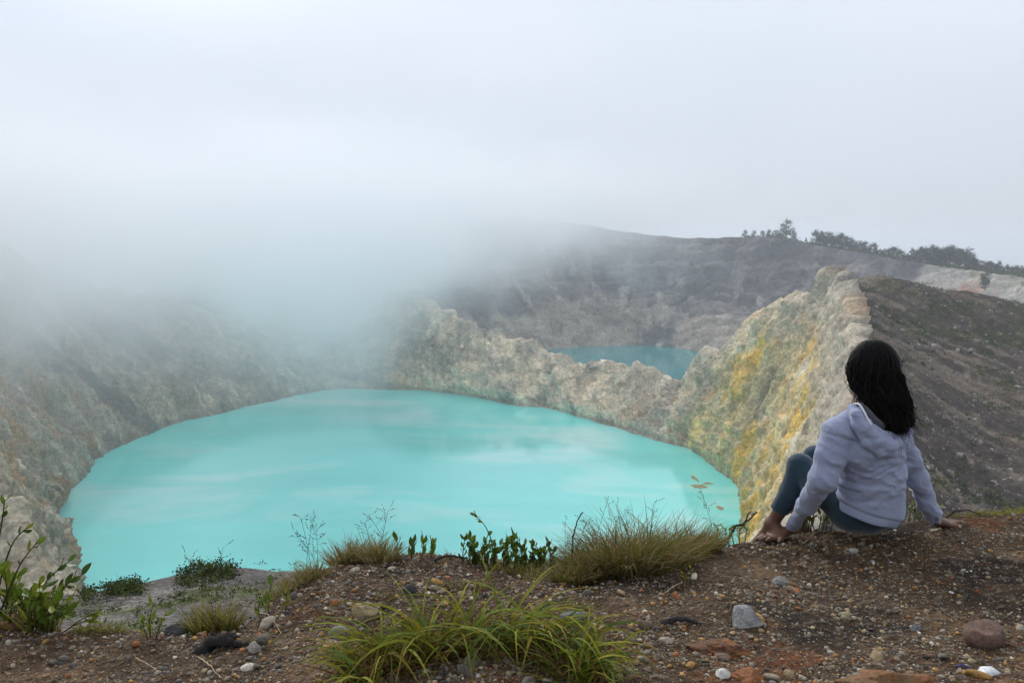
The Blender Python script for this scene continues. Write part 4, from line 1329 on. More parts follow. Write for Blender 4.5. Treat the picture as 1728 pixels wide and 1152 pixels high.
def ribbons(base, az, length, width, th0, th1, segs, g, fold=0.25, power=1.5, cols=None, tipcol=None):
    """n curved tapering blades -> verts, quads, tint; th0/th1 lean from upright at the foot and at the tip"""
    n = len(base)
    s_ = np.linspace(0, 1, segs + 1)
    th = th0[:, None] + (th1 - th0)[:, None] * s_[None] ** power
    az2 = az[:, None] + g.normal(size=(n, 1)) * 0.35 * s_[None]
    dl = (length / segs)[:, None]
    dx = np.sin(th) * np.sin(az2) * dl; dy = np.sin(th) * np.cos(az2) * dl; dz = np.cos(th) * dl
    P_ = np.zeros((n, segs + 1, 3))
    P_[:, 1:, 0] = np.cumsum(dx[:, :-1], 1); P_[:, 1:, 1] = np.cumsum(dy[:, :-1], 1); P_[:, 1:, 2] = np.cumsum(dz[:, :-1], 1)
    P_ += base[:, None]
    sd = np.stack([np.cos(az2), -np.sin(az2), np.zeros_like(az2)], -1)
    tw = g.normal(size=(n, 1)) * 0.5
    nrm = np.stack([-np.cos(th) * np.sin(az2), -np.cos(th) * np.cos(az2), np.sin(th)], -1)
    sd = sd * np.cos(tw)[..., None] + nrm * np.sin(tw)[..., None]
    w_ = width[:, None] * (np.clip(1 - s_ ** 2.2, 0.03, 1) * np.minimum(1, 0.55 + 2.5 * s_))[None]
    L_ = P_ - sd * w_[..., None] * 0.5
    R_ = P_ + sd * w_[..., None] * 0.5
    C_ = P_ + nrm * (-fold * w_)[..., None]
    V_ = np.stack([L_, C_, R_], 2)
    i = np.arange(n * (segs + 1) * 3).reshape(n, segs + 1, 3)
    q = np.concatenate([np.stack([i[:, :-1, k], i[:, :-1, k + 1], i[:, 1:, k + 1], i[:, 1:, k]], -1).reshape(-1, 4) for k in (0, 1)])
    c = cols[:, None, :] * np.ones((1, segs + 1, 1))
    if tipcol is not None:
        c = c * (1 - (s_ ** 2)[None, :, None]) + tipcol[:, None, :] * (s_ ** 2)[None, :, None]
    c = np.repeat(c[:, :, None], 3, 2)
    return V_.reshape(-1, 3), q, c.reshape(-1, 3)

GREENS = np.array([(0.135, 0.155, 0.018), (0.185, 0.185, 0.022), (0.090, 0.12, 0.020), (0.24, 0.205, 0.035)])
DRY = np.array([(0.34, 0.26, 0.12), (0.26, 0.18, 0.08), (0.40, 0.33, 0.19), (0.20, 0.115, 0.05)])

def gz1(x, y): return float(ground_z(x, y))

def tuft(name, centres, n, length, width, label, cat, group=None, dry=0.35, seed=1, lean=0.5, seeds=0, spread=0.05, green=1.0, seed_len=0.35):
    """a grass tuft: centres [(x, y, radius)] on the ground"""
    g = np.random.default_rng(seed)
    c0 = np.array(centres)[:, :2].mean(0)
    root_ = empty(name, (c0[0], c0[1], gz1(*c0)))
    tag(root_, label, cat, group)
    off = np.array(root_.location)
    for part, frac, pal in (('green_blades', 1 - dry, GREENS * green), ('dry_blades', dry, DRY)):
        m_ = max(8, int(n * frac))
        k = g.integers(0, len(centres), m_)
        cx, cy_, cr = np.array(centres)[k].T
        a_ = g.uniform(0, 2 * math.pi, m_); r_ = np.sqrt(g.uniform(0, 1, m_)) * cr
        bx, by = cx + np.cos(a_) * r_, cy_ + np.sin(a_) * r_ * 0.7
        bz = ground_z(bx, by) - 0.006
        az = np.arctan2(bx - cx + g.normal(size=m_) * 0.03, by - cy_ + g.normal(size=m_) * 0.03)
        rel = r_ / cr
        th0 = 0.1 + rel * lean * 0.7 + np.abs(g.normal(size=m_)) * 0.15
        th1 = th0 + lean * g.uniform(0.4, 1.9, m_)
        ln = length * g.uniform(0.45, 1.1, m_) * (1 - 0.3 * rel) * (cr / max(c[2] for c in centres)) ** 0.8
        wd_ = width * g.uniform(0.6, 1.2, m_)
        col = pal[g.integers(0, len(pal), m_)] * g.uniform(0.7, 1.25, (m_, 1))
        tipc_ = col * 0.55 + DRY[g.integers(0, 4, m_)] * 0.45
        V_, q, t_ = ribbons(np.stack([bx, by, bz], -1), az, ln, wd_, th0, th1, 6, g, cols=col, tipcol=tipc_)
        tag(mesh_np(part, V_ - off, q, M['blade'], parent=root_, tint=t_), kind='stuff')
    # flowering stalks with open panicles
    for sidx in range(seeds):
        cx, cy_, cr = centres[int(g.integers(len(centres)))]
        bx, by = cx + g.normal() * cr * 0.5, cy_ + g.normal() * cr * 0.3
        b0 = np.array((bx, by, gz1(bx, by)))
        ln = seed_len * g.uniform(0.75, 1.2)
        side = g.uniform(-0.6, 0.35)
        pts = [b0, b0 + np.array((side * 0.25 * ln, 0, ln * 0.5)), b0 + np.array((side * 0.75 * ln, g.normal() * 0.04, ln * 0.98))]
        tcol = np.array((0.10, 0.075, 0.035))
        vs_, qs_, n0 = [], [], 0
        cpts = catmull(np.array(pts), np.linspace(0, 2, 12))
        v_, fq_, _ = tube(cpts, np.linspace(0.0011, 0.0005, 12), 4)
        vs_.append(v_); qs_.append(fq_); n0 += len(v_)
        for kk in range(int(g.integers(7, 12))):
            at_ = cpts[5 + int(g.integers(7))]
            d_ = np.array((g.normal() * 0.7 + side, g.normal() * 0.5, g.uniform(0.3, 1.2))); d_ /= np.linalg.norm(d_)
            l_ = g.uniform(0.02, 0.045)
            e_ = at_ + d_ * l_
            v_, fq_, _ = tube(np.array([at_, (at_ + e_) / 2, e_]), np.array((0.0004, 0.0004, 0.0004)), 3)
            vs_.append(v_); qs_.append(fq_ + n0); n0 += len(v_)
            for mm_ in range(3):
                p_ = at_ + d_ * l_ * (0.6 + 0.22 * mm_) + g.normal(size=3) * 0.002
                v_, fq_, _ = tube(np.array([p_, p_ + d_ * 0.003, p_ + d_ * 0.007]), np.array((0.0003, 0.0015, 0.0003)), 4)
                vs_.append(v_); qs_.append(fq_ + n0); n0 += len(v_)
        V_ = np.concatenate(vs_)
        mesh_np('seed_stalk', V_ - off, np.concatenate(qs_), M['blade'], parent=root_, tint=np.tile(tcol, (len(V_), 1)))
    return root_

def gxy(px, py):
    p_ = ground_hit(px, py)
    return p_[0], p_[1]

def along(pts, rad_):
    return [(*gxy(px, py), rad_ if not isinstance(rad_, (list, tuple)) else rad_[i]) for i, (px, py) in enumerate(pts)]

tuft('grass_clump', along([(965, 985), (1005, 975), (1045, 962), (1085, 950), (1125, 938), (1165, 922), (1185, 910), (1060, 940), (1010, 955)], [.06, .11, .15, .17, .15, .10, .06, .15, .13]),
     4200, 0.36, 0.0046, 'large shaggy clump of green and straw grass beside the seated person', 'grass clump', dry=0.42, seed=21, lean=0.72, seeds=11, seed_len=0.27)
tuft('grass_clump', along([(585, 948), (615, 945), (642, 946)], .065), 1100, 0.15, 0.0034, 'rounded dry grass clump on top of the gravel hump in the middle', 'grass clump', dry=0.55, seed=22, lean=0.7, seeds=3, seed_len=0.2)
tuft('grass_clump', along([(478, 992), (505, 985), (530, 972)], .05), 520, 0.12, 0.0032, 'sparse pale grass clump on the left shoulder of the gravel hump', 'grass clump', dry=0.6, seed=23, lean=0.75, seeds=4, seed_len=0.2)
tuft('grass_clump', along([(345, 1058), (375, 1052)], .05), 330, 0.16, 0.0060, 'upright green grass clump behind the dark grey rock on the left', 'grass clump', dry=0.3, seed=24, lean=0.55, seeds=2, green=1.1)
tuft('grass_clump', along([(150, 1062), (185, 1064)], .05), 300, 0.075, 0.0026, 'low fine green grass clump right of the leafy shrub on the left', 'grass clump', dry=0.15, seed=25, lean=1.0, green=1.2)
tuft('grass_clump', along([(60, 1050), (85, 1050)], .03), 45, 0.24, 0.0085, 'long narrow green blades growing among the shrub leaves on the left', 'grass clump', dry=0.1, seed=26, lean=0.45, green=1.2)
tuft('grass_clump', along([(1640, 862), (1665, 858)], .06), 260, 0.055, 0.0034, 'short yellow green grass clump beyond the hand of the seated person', 'grass clump', dry=0.2, seed=27, lean=0.8, green=1.5)
tuft('grass_clump', along([(1695, 856), (1722, 852)], .06), 300, 0.060, 0.0034, 'short yellow green grass clump at the right edge of the picture', 'grass clump', dry=0.2, seed=28, lean=0.8, green=1.5)
tuft('grass_clump', along([(1585, 868), (1612, 866)], .045), 170, 0.045, 0.0032, 'short grass clump just above the right hand on the ground', 'grass clump', dry=0.25, seed=29, lean=0.8, green=1.3)
tuft('grass_clump', along([(845, 962), (880, 968), (905, 975)], .05), 320, 0.085, 0.0034, 'low pale green grass clump in front of the small dark leafed bush', 'grass clump', dry=0.4, seed=30, lean=0.9, green=1.3)
tuft('grass_clump', along([(640, 1008), (665, 1006)], .025), 70, 0.040, 0.0026, 'tiny dry grass clump on the gravel above the long bladed grass', 'grass clump', dry=0.6, seed=31, lean=0.9)
tuft('grass_clump', along([(770, 992), (800, 990)], .04), 130, 0.060, 0.0030, 'small dark grass clump on the gravel in front of the bush', 'grass clump', dry=0.5, seed=32, lean=0.8)
tuft('grass_clump', along([(440, 1088)], .03), 50, 0.060, 0.0034, 'little tuft of grass beside the charred root', 'grass clump', dry=0.5, seed=33, lean=1.0)
tuft('grass_clump', along([(745, 946), (760, 944)], .02), 40, 0.075, 0.003, 'thin wisps of dry grass on the edge between the leafy sprouts', 'grass clump', dry=0.7, seed=34, lean=0.7)

# the long bladed grass in front: every broad blade its own piece
g = np.random.default_rng(61)
crowns = [(665, 1128, 0.42), (720, 1112, 0.5), (790, 1098, 0.5), (850, 1098, 0.5), (905, 1106, 0.45), (955, 1128, 0.38), (610, 1150, 0.30), (990, 1150, 0.32)]
c0 = gxy(800, 1120)
sedge = empty('long_grass', (c0[0], c0[1], gz1(*c0)))
tag(sedge, 'arching clump of long broad green blades at the bottom middle of the picture', 'grass clump')
off = np.array(sedge.location)
SG = np.array([(0.19, 0.22, 0.018), (0.13, 0.18, 0.022), (0.24, 0.24, 0.022), (0.085, 0.15, 0.030), (0.27, 0.23, 0.03)])
for i in range(290):
    px, py, sc_ = crowns[i % len(crowns)]
    x0, y0 = gxy(px + g.normal() * 16, py + g.normal() * 8)
    ln = np.array([g.uniform(0.5, 1.15) * sc_ * 0.80])
    to_side = (px - 800) / 190.0
    az = np.array([math.atan2(to_side * 1.3 + g.normal() * 0.9, -0.25 + g.normal() * 0.75)])
    th0 = np.array([g.uniform(0.1, 0.6)]); th1 = th0 + g.uniform(1.4, 2.6)
    col = SG[int(g.integers(5))][None] * g.uniform(0.75, 1.25)
    V_, q, t_ = ribbons(np.array([[x0, y0, gz1(x0, y0) + 0.005]]), az, ln, np.array([g.uniform(0.006, 0.0125)]), th0, th1, 9, g, fold=0.22, power=1.0, cols=col, tipcol=col * 0.7 + np.array((0.08, 0.05, 0.01)))
    gl_ = ground_z(V_[:, 0], V_[:, 1]) + 0.006
    V_[:, 2] = np.maximum(V_[:, 2], gl_)
    mesh_np('blade', V_ - off, q, M['blade'], parent=sedge, tint=t_)
m_ = 1100
k = g.integers(0, len(crowns), m_)
pp = np.array([gxy(crowns[j][0] + g.normal() * 22, crowns[j][1] + g.normal() * 12) for j in k])
bz = ground_z(pp[:, 0], pp[:, 1])
V_, q, t_ = ribbons(np.stack([pp[:, 0], pp[:, 1], bz], -1), g.uniform(0, 6.28, m_), g.uniform(0.06, 0.22, m_), g.uniform(0.003, 0.007, m_), g.uniform(0.3, 1.1, m_), g.uniform(1.3, 2.1, m_), 6, g,
                    cols=np.where(g.uniform(size=(m_, 1)) < 0.55, SG[g.integers(0, 5, m_)] * 0.8, np.array((0.13, 0.060, 0.030)) * g.uniform(0.6, 1.4, (m_, 1))))
V_[:, 2] = np.maximum(V_[:, 2], ground_z(V_[:, 0], V_[:, 1]) + 0.004)
tag(mesh_np('undergrowth_blades', V_ - off, q, M['blade'], parent=sedge, tint=t_), kind='stuff')

# leafy plants: stems with separate leaves
def leaf_mesh(col, seed, slim=0.45):
    g = np.random.default_rng(seed)
    nl_, nc = 7, 5
    t_ = np.linspace(0, 1, nl_)
    w_ = slim * 0.5 * np.sin(math.pi * np.clip(t_ * 0.93 + 0.05, 0, 1)) ** 0.75
    s_ = np.linspace(-1, 1, nc)
    V_ = np.zeros((nl_, nc, 3))
    V_[..., 0] = w_[:, None] * s_[None]
    V_[..., 1] = t_[:, None] * (1 + 0 * s_[None])
    V_[..., 2] = 0.10 * np.abs(s_)[None] * w_[:, None] * 2 - 0.16 * (t_ ** 2)[:, None] + 0.01 * g.normal(size=(nl_, nc))
    c = np.tile(col, (nl_ * nc, 1)).reshape(nl_, nc, 3) * (1 + 0.25 * (np.abs(s_) < 0.1)[None, :, None])
    o = mesh_np('leaf_shape', V_.reshape(-1, 3), grid_faces(nl_, nc), M['leaf'], tint=c.reshape(-1, 3))
    me = o.data
    bpy.data.objects.remove(o)
    return me
LEAVES = [leaf_mesh(np.array(c), 70 + i, sl) for i, (c, sl) in enumerate((((0.085, 0.135, 0.016), .5), ((0.12, 0.165, 0.018), .45), ((0.17, 0.195, 0.02), .42), ((0.05, 0.085, 0.016), .48), ((0.20, 0.21, 0.025), .4)))]

def leafy(name, stems, label, cat, seed, leaf=0.035, per=9, pal=(0, 1, 2, 3), group=None, up_=0.8, start=0.15):
    """stems: list of point lists (world); leaves set in turn along each stem, crowding to the tip"""
    g = np.random.default_rng(seed)
    b0 = np.array(stems[0][0])
    root_ = empty(name, b0)
    tag(root_, label, cat, group)
    for st in stems:
        st = np.array(st)
        fine = catmull(st, np.linspace(0, len(st) - 1, 12))
        ln = np.linalg.norm(np.diff(fine, axis=0), axis=1).sum()
        v_, fq_, _ = tube(fine, np.linspace(0.0032, 0.0013, 12) * (0.7 + ln), 6)
        stem_o = mesh_np('stem', v_ - b0, fq_, M['twig'], parent=root_, tint=np.tile((0.075, 0.055, 0.030), (len(v_), 1)))
        for j in range(per):
            u_ = start + (1 - start) * (j + 0.6) / per
            i_ = min(int(u_ * 11), 10)
            p_ = fine[i_] * (1 - (u_ * 11 - i_)) + fine[i_ + 1] * (u_ * 11 - i_) if u_ < 1 else fine[-1]
            d_ = fine[i_ + 1] - fine[i_]; d_ /= np.linalg.norm(d_)
            phi = j * 2.4 + g.uniform(-.4, .4)
            sd = np.cross(d_, (0.2, 0.3, 0.9)); sd /= np.linalg.norm(sd); s2 = np.cross(d_, sd)
            dirv = d_ * up_ * g.uniform(.7, 1.2) + (sd * math.cos(phi) + s2 * math.sin(phi)) * g.uniform(.6, 1.0)
            o = bpy.data.objects.new('leaf', LEAVES[pal[int(g.integers(len(pal)))]])
            COL.objects.link(o)
            o.parent = stem_o
            o.location = p_ - b0
            nrm = Vector(np.cross(np.cross(dirv, d_), dirv) * -1.0 + np.array((0, 0, .2)))
            y_a = Vector(dirv).normalized(); x_a = y_a.cross(nrm).normalized(); z_a = x_a.cross(y_a)
            from mathutils import Matrix
            o.rotation_euler = Matrix((x_a, y_a, z_a)).transposed().to_euler()
            sz_ = leaf * g.uniform(0.65, 1.2)
            o.scale = (sz_, sz_, sz_)
    return root_

def stem(px, py, *pix, Y=None):
    """from a spot on the ground up through picture points at about the same distance"""
    b_ = np.array(gxy(px, py) + (0,)); b_[2] = gz1(b_[0], b_[1]) - 0.005
    return [b_] + [W(q[0], q[1], b_[1] + (q[2] if len(q) > 2 else 0)) for q in pix]

g = np.random.default_rng(77)
sts = []
for i in range(44):
    bx_ = g.uniform(-70, 90); by_ = 1052 + g.normal() * 6
    tx = bx_ + g.normal() * 22; ty = by_ - g.uniform(30, 100) * (1 - max(0, tx) / 260)
    sts.append(stem(bx_, by_, ((bx_ + tx) / 2 + g.normal() * 6, (by_ + ty) / 2, g.normal() * .06), (tx, ty, g.normal() * .1)))
leafy('leafy_shrub', sts, 'bushy green shrub with broad leaves at the left edge of the picture', 'shrub', 81, leaf=0.050, per=8, pal=(0, 1, 1, 2, 2))
leafy('leafy_shrub', [stem(35, 1050, (75, 985, .0), (118, 945, .0)), stem(45, 1052, (95, 1000, 0), (140, 968, 0)), stem(40, 1050, (85, 1010), (112, 985))],
      'dark leafy twigs reaching out over the lake from the left shrub', 'shrub', 82, leaf=0.044, per=8, pal=(0, 3, 3), start=.35)
leafy('leafy_shrub', [stem(-20, 1040, (15, 930, -.1), (45, 890, -.1)), stem(-30, 1040, (0, 900, -.1), (8, 842, -.1)), stem(-10, 1045, (30, 960, -.1), (62, 915, -.1))],
      'thin bare twigs with few leaves rising above the left shrub', 'shrub', 83, leaf=0.034, per=5, pal=(1, 2, 3), start=.5)
leafy('leafy_sprout', [stem(105, 1066, (140, 1043), (165, 1033)), stem(102, 1066, (135, 1050), (160, 1044))], 'dark branch with yellow green leaves lying right of the left shrub', 'shrub', 84, leaf=0.034, per=8, pal=(2, 1, 4), start=.6)
leafy('leafy_sprout', [stem(255, 1076, (252, 1050), (258, 1020)), stem(262, 1078, (270, 1055), (282, 1030)), stem(250, 1078, (243, 1060), (240, 1045))], 'yellow green leafy sprout left of the dark grey rock', 'shrub', 85, leaf=0.036, per=6, pal=(2, 4, 1))
leafy('leafy_sprout', [stem(455, 1040, (452, 1015), (458, 985)), stem(480, 1035, (484, 1015), (482, 1000)), stem(440, 1046, (436, 1025), (440, 1012))], 'upright leafy sprout below the sparse pale grass clump', 'shrub', 86, leaf=0.034, per=6, pal=(1, 2, 0))
for i, (bx_, tx, ty) in enumerate(((672, 669, 902), (694, 696, 915), (712, 716, 910), (728, 731, 916))):
    leafy('leafy_sprout', [stem(bx_, 940, ((bx_ + tx) / 2, (938 + ty) / 2), (tx, ty))], ['narrow leafy sprout touching the rounded dry grass clump', 'dark leafy sprout on the edge, second from the rounded grass clump', 'leafy sprout on the edge, third from the rounded grass clump', 'leafy sprout on the edge, farthest from the rounded grass clump'][i],
          'shrub', 90 + i, leaf=0.038, per=9, pal=(0, 1, 2) if i != 1 else (3, 3, 0), start=.05, up_=1.4, group='sprouts along the edge')
sts = []
for i in range(40):
    bx_ = 785 + i * 3.7 + g.normal() * 4
    hgt_ = (38 + 14 * math.sin(i * 0.9)) * g.uniform(.6, 1.2) + 6
    by_ = 952 + (bx_ - 785) * 0.10
    sts.append(stem(bx_, by_, (bx_ + g.normal() * 4, by_ - hgt_ * .5, g.normal() * .03), (bx_ + g.normal() * 8, by_ - hgt_, g.normal() * .04)))
leafy('low_bush', sts, 'low bush of small dark leaves on the edge left of the large grass clump', 'shrub', 95, leaf=0.032, per=9, pal=(0, 3, 3, 1), start=.05, up_=1.1)
leafy('leafy_stalk', [stem(832, 955, (830, 915, 0), (818, 886, 0), (800, 868, 0))], 'single bare stalk with a few leaves at its tip, rising above the low bush', 'shrub', 96, leaf=0.022, per=9, pal=(0, 1, 2), start=.72, up_=.7)
sts = [stem(1336 + i * 6.5, 891, (1336 + i * 6.8 + g.normal() * 3, 880, 0), (1334 + i * 7.5 + g.normal() * 4, 866 + g.normal() * 6, 0)) for i in range(11)]
leafy('leafy_sprout', sts, 'yellow green leafy plant between the feet and the left arm of the person', 'shrub', 97, leaf=0.030, per=7, pal=(2, 4, 1), start=.2)
sts = [stem(1212 + i * 9, 905, (1212 + i * 9.5 + g.normal() * 3, 896, 0), (1212 + i * 10 + g.normal() * 4, 884 + g.normal() * 4, 0)) for i in range(6)]
leafy('leafy_sprout', sts, 'small yellow green plant at the foot of the dark slanting twig', 'shrub', 98, leaf=0.022, per=7, pal=(2, 4, 1), start=.2)
sts = [stem(1518 + i * 8, 876 - i, (1519 + i * 8 + g.normal() * 3, 864, .02), (1519 + i * 8 + g.normal() * 5, 852 + g.normal() * 5, .02)) for i in range(9)]
leafy('leafy_sprout', sts, 'yellow green leafy plant showing behind the right arm of the person', 'shrub', 99, leaf=0.024, per=7, pal=(2, 4, 4), start=.1)
leafy('leafy_sprout', [stem(1165, 985, (1164, 972), (1166, 958)), stem(1160, 986, (1157, 976), (1152, 968))], 'tiny bright green sprout on the soil below the large grass clump', 'shrub', 100, leaf=0.018, per=6, pal=(2, 4), start=.2)

# twigs, roots and litter
def twig(name, pts, r, col, label, cat, seed=0):
    g = np.random.default_rng(seed)
    pts = np.array(pts)
    fine = catmull(pts, np.linspace(0, len(pts) - 1, 26))
    fine += np.stack([vnoise(np.arange(26) * .6, np.full(26, 1.5 + k), np.zeros(26), seed) for k in range(3)], -1) * r * 0.9
    rr_ = np.interp(np.linspace(0, 1, 26), [0, .5, 1], [1, .8, .45]) * r * (1 + .25 * vnoise(np.arange(26) * .9, np.zeros(26), np.zeros(26), seed + 3))
    v_, fq_, _ = tube(fine, rr_, 8)
    o = mesh_np(name, v_ - pts[0], fq_, M['twig'], tint=np.tile(col, (len(v_), 1)))
    o.location = pts[0]
    return tag(o, label, cat)
tw = twig('twig', stem(1222, 908, (1240, 890, 0), (1258, 880, 0), (1279, 863, 0)), 0.0070, (0.045, 0.035, 0.03), 'dark bare twig slanting up from the edge left of the feet', 'twig', 5)
v_, fq_, _ = tube(np.array([W(1258, 880, tw.location.y), W(1262, 868, tw.location.y), W(1268, 862, tw.location.y)]), np.array((0.004, 0.0035, 0.002)), 6)
mesh_np('side_shoot', v_ - np.array(tw.location), fq_, M['twig'], parent=tw, tint=np.tile((0.045, 0.035, 0.03), (len(v_), 1)))
twig('twig', stem(965, 968, (966, 915, 0), (974, 880, 0), (984, 862, 0)), 0.0042, (0.035, 0.025, 0.03), 'dark dry flower stalk standing at the left of the large grass clump', 'twig', 6)
twig('root', stem(330, 1100, (360, 1082, 0), (395, 1088, 0), (425, 1094, 0)), 0.020, (0.030, 0.026, 0.024), 'charred black root lying on the soil at the left', 'root', 7)
twig('root', stem(350, 1094, (385, 1072, .04), (410, 1078, .04), (420, 1096, .02)), 0.016, (0.035, 0.030, 0.027), 'short charred root arching over the black root', 'root', 8)
twig('root', stem(1120, 1052, (1140, 1042, 0), (1160, 1046, 0), (1180, 1050, 0)), 0.011, (0.045, 0.040, 0.038), 'dark weathered root piece left of the pale grey rock', 'root', 9)
twig('twig', stem(725, 946, (755, 938, 0), (790, 940, 0)), 0.0055, (0.04, 0.032, 0.028), 'dark twig lying along the edge in front of the low bush', 'twig', 10)
twig('twig', stem(1590, 868, (1620, 860, 0), (1655, 866, 0)), 0.006, (0.06, 0.045, 0.035), 'brown twig lying by the grass beyond the right hand', 'twig', 11)
def straw(px0, py0, px1, py1, label, seed):
    a_, b_ = ground_hit(px0, py0), ground_hit(px1, py1)
    m_ = (np.array(a_) + np.array(b_)) / 2; m_[2] = gz1(m_[0], m_[1]) + 0.014
    a_ = np.array(a_) + (0, 0, .005); b_ = np.array(b_) + (0, 0, .005)
    twig('straw', [a_, m_, b_], 0.0022, (0.42, 0.34, 0.22), label, 'straw', seed)
straw(228, 1112, 266, 1134, 'bleached straw on the rusty soil at the lower left', 12)
straw(335, 1110, 372, 1146, 'bleached straw pointing down below the charred root', 13)
straw(438, 1030, 475, 1072, 'bleached straw on the slope of the gravel hump', 14)
straw(1122, 1002, 1152, 985, 'bleached straw in the soil below the large grass clump', 15)
# white shard
p_ = ground_hit(1662, 1140)
sh = np.array([(-.034, -.006, 0), (-.010, .014, .004), (.020, .012, .008), (.036, -.012, .006), (.006, -.018, 0), (-.02, -.016, -.002)])
shv = np.concatenate([sh + (0, 0, .004), sh + (0, 0, .012)])
fcs = [[0, 1, 2, 3], [0, 3, 4, 5], [11, 10, 9, 6], [9, 8, 7, 6]] + [[i, i + 6, (i + 1) % 6 + 6, (i + 1) % 6] for i in range(6)]
o = mesh_np('shard', shv, fcs, M['stone'], tint=np.tile((0.72, 0.72, 0.72), (12, 1)), smooth_shade=False)
o.location = p_ + Vector((0, 0, .004)); o.rotation_euler = (.25, .1, .1)
tag(o, 'flat white angular shard at the lower right corner', 'shard')
a_, b_ = np.array(ground_hit(1612, 1126)), np.array(ground_hit(1640, 1131))
M['blue'], nt, bs = new_mat('blue_plastic'); bs.inputs['Base Color'].default_value = (0.02, 0.03, 0.20, 1)
o = tube_obj('thread', [a_ + (0, 0, .004), (a_ + b_) / 2 + (0, .006, .010), b_ + (0, 0, .004)], 0.0018, M['blue'], off=a_)
o.location = a_
tag(o, 'short piece of blue thread near the white shard', 'litter')

# ------------------------------------------------------------------ scum drifting on the near lake
M['scum'] = tinted('sulphur_scum', (3.0, 0.8), (0.3, 0.3), spec=0.1)
for (px, py, w_, h_, sd_) in ((1180, 820, 8, 3.2, 1), (1172, 808, 3.5, 5, 2), (1216, 857, 3, 3, 3), (1196, 815, 6, 1.6, 4)):
    c_ = Wz(px, py, LAKE + 0.05)
    a_ = np.linspace(0, 2 * math.pi, 60, endpoint=False)
    rr_ = 1 + 0.55 * fbm(np.cos(a_) * 1.6 + sd_ * 7, np.sin(a_) * 1.6, a_ * 0, 4, 140 + sd_, .65)
    cut_ = np.clip(1 - 0.75 * (np.cos(a_ - 4.0) > 0.5) * (sd_ == 2), .1, 1)
    vx = np.stack([np.cos(a_) * w_ * rr_ * cut_ * .5, np.sin(a_) * h_ * rr_ * cut_ * 1.3, 0 * a_ + .03], -1)
    vs_ = np.concatenate([vx, [[0, 0, .05]]])
    fq_ = np.stack([np.arange(60), (np.arange(60) + 1) % 60, np.full(60, 60)], -1)
    o = mesh_np('sulphur_scum', vs_, fq_, M['scum'], tint=np.tile((0.30, 0.27, 0.14), (61, 1)))
    o.location = c_
    tag(o, kind='stuff')

# ------------------------------------------------------------------ trees on the far rim
M['crown'] = tinted('tree_crown', (3.0, 0.9), (0.35, 0.35), spec=0.1)
def tree_meshes(seed, slim):
    g = np.random.default_rng(seed)
    h = 1.0
    tv, tf, n0, tips = [], [], 0, []
    tp = np.array([(0, 0, -.06), (g.normal() * .015, g.normal() * .015, .3), (g.normal() * .03, g.normal() * .03, .62), (g.normal() * .04, g.normal() * .04, .93)])
    v_, q_, _ = tube(catmull(tp, np.linspace(0, 3, 10)), np.linspace(.024, .006, 10), 6)
    tv.append(v_); tf.append(q_); n0 += len(v_)
    for i in range(14):
        z0 = g.uniform(.10, .85); a_ = i * 2.4 + g.uniform(-.5, .5)
        l_ = (0.34 - 0.20 * z0) * slim * g.uniform(.7, 1.2)
        s0 = catmull(tp, np.array([z0 * 3.0]))[0]; s0[2] = z0 * .95
        e_ = s0 + np.array((math.cos(a_) * l_, math.sin(a_) * l_, l_ * g.uniform(.35, .9)))
        v_, q_, _ = tube(np.array([s0, s0 * .5 + e_ * .5 + (0, 0, -.01), e_]), np.array((.010, .007, .003)), 5)
        tv.append(v_); tf.append(q_ + n0); n0 += len(v_)
        tips.append(e_); tips.append(s0 * .4 + e_ * .6)
    tips.append(np.array((tp[3][0], tp[3][1], .96))); tips.append(np.array((tp[3][0], tp[3][1], .86)))
    T_ = (np.concatenate(tv), np.concatenate(tf))
    cv, ct = [], []
    for c_ in tips:
        m_ = 46
        r_ = g.uniform(.065, .115) * (0.7 + 0.5 * slim)
        p_ = c_ + g.normal(size=(m_, 3)) * r_ * np.array((.62, .62, .48))
        u_ = g.normal(size=(m_, 3)); u_ /= np.linalg.norm(u_, axis=1, keepdims=True)
        w_ = np.cross(u_, g.normal(size=(m_, 3))); w_ /= np.linalg.norm(w_, axis=1, keepdims=True)
        s_ = g.uniform(.012, .028, (m_, 1))
        cv.append(np.stack([p_ - u_ * s_ - w_ * s_ * .6, p_ + u_ * s_ - w_ * s_ * .5, p_ + u_ * s_ * .8 + w_ * s_ * .6, p_ - u_ * s_ + w_ * s_ * .6], 1).reshape(-1, 3))
        tone = np.array((0.024, 0.042, 0.020)) * g.uniform(.6, 1.5)
        ct.append(np.repeat(tone * g.uniform(.75, 1.3, (m_, 1)), 4, 0))
    C_ = np.concatenate(cv); ct = np.concatenate(ct)
    return T_, C_, ct
tree_protos = []
for k in range(6):
    (tv, tf), cv, ct = tree_meshes(900 + k, (0.8, 1.1, 1.3, 0.65, 1.0, 1.45)[k])
    o1 = mesh_np('trunk', tv, tf, M['twig'], tint=np.tile((0.10, 0.085, 0.07), (len(tv), 1)))
    o2 = mesh_np('crown', cv, np.arange(len(cv)).reshape(-1, 4), M['crown'], tint=ct, smooth_shade=False)
    tree_protos.append((o1.data, o2.data))
    bpy.data.objects.remove(o1); bpy.data.objects.remove(o2)
rim_px = np.array([c[1][0] for c in far], float); rim_py = np.array([c[1][1] for c in far], float); rim_Y = np.array([c[1][2] for c in far], float)
bvh_dep = bpy.context.evaluated_depsgraph_get()
from mathutils.bvhtree import BVHTree
far_bvh = BVHTree.FromPolygons([Vector(q) for q in P2[::2, ::2].reshape(-1, 3)], [tuple(x) for x in grid_faces(*P2[::2, ::2].shape[:2])])
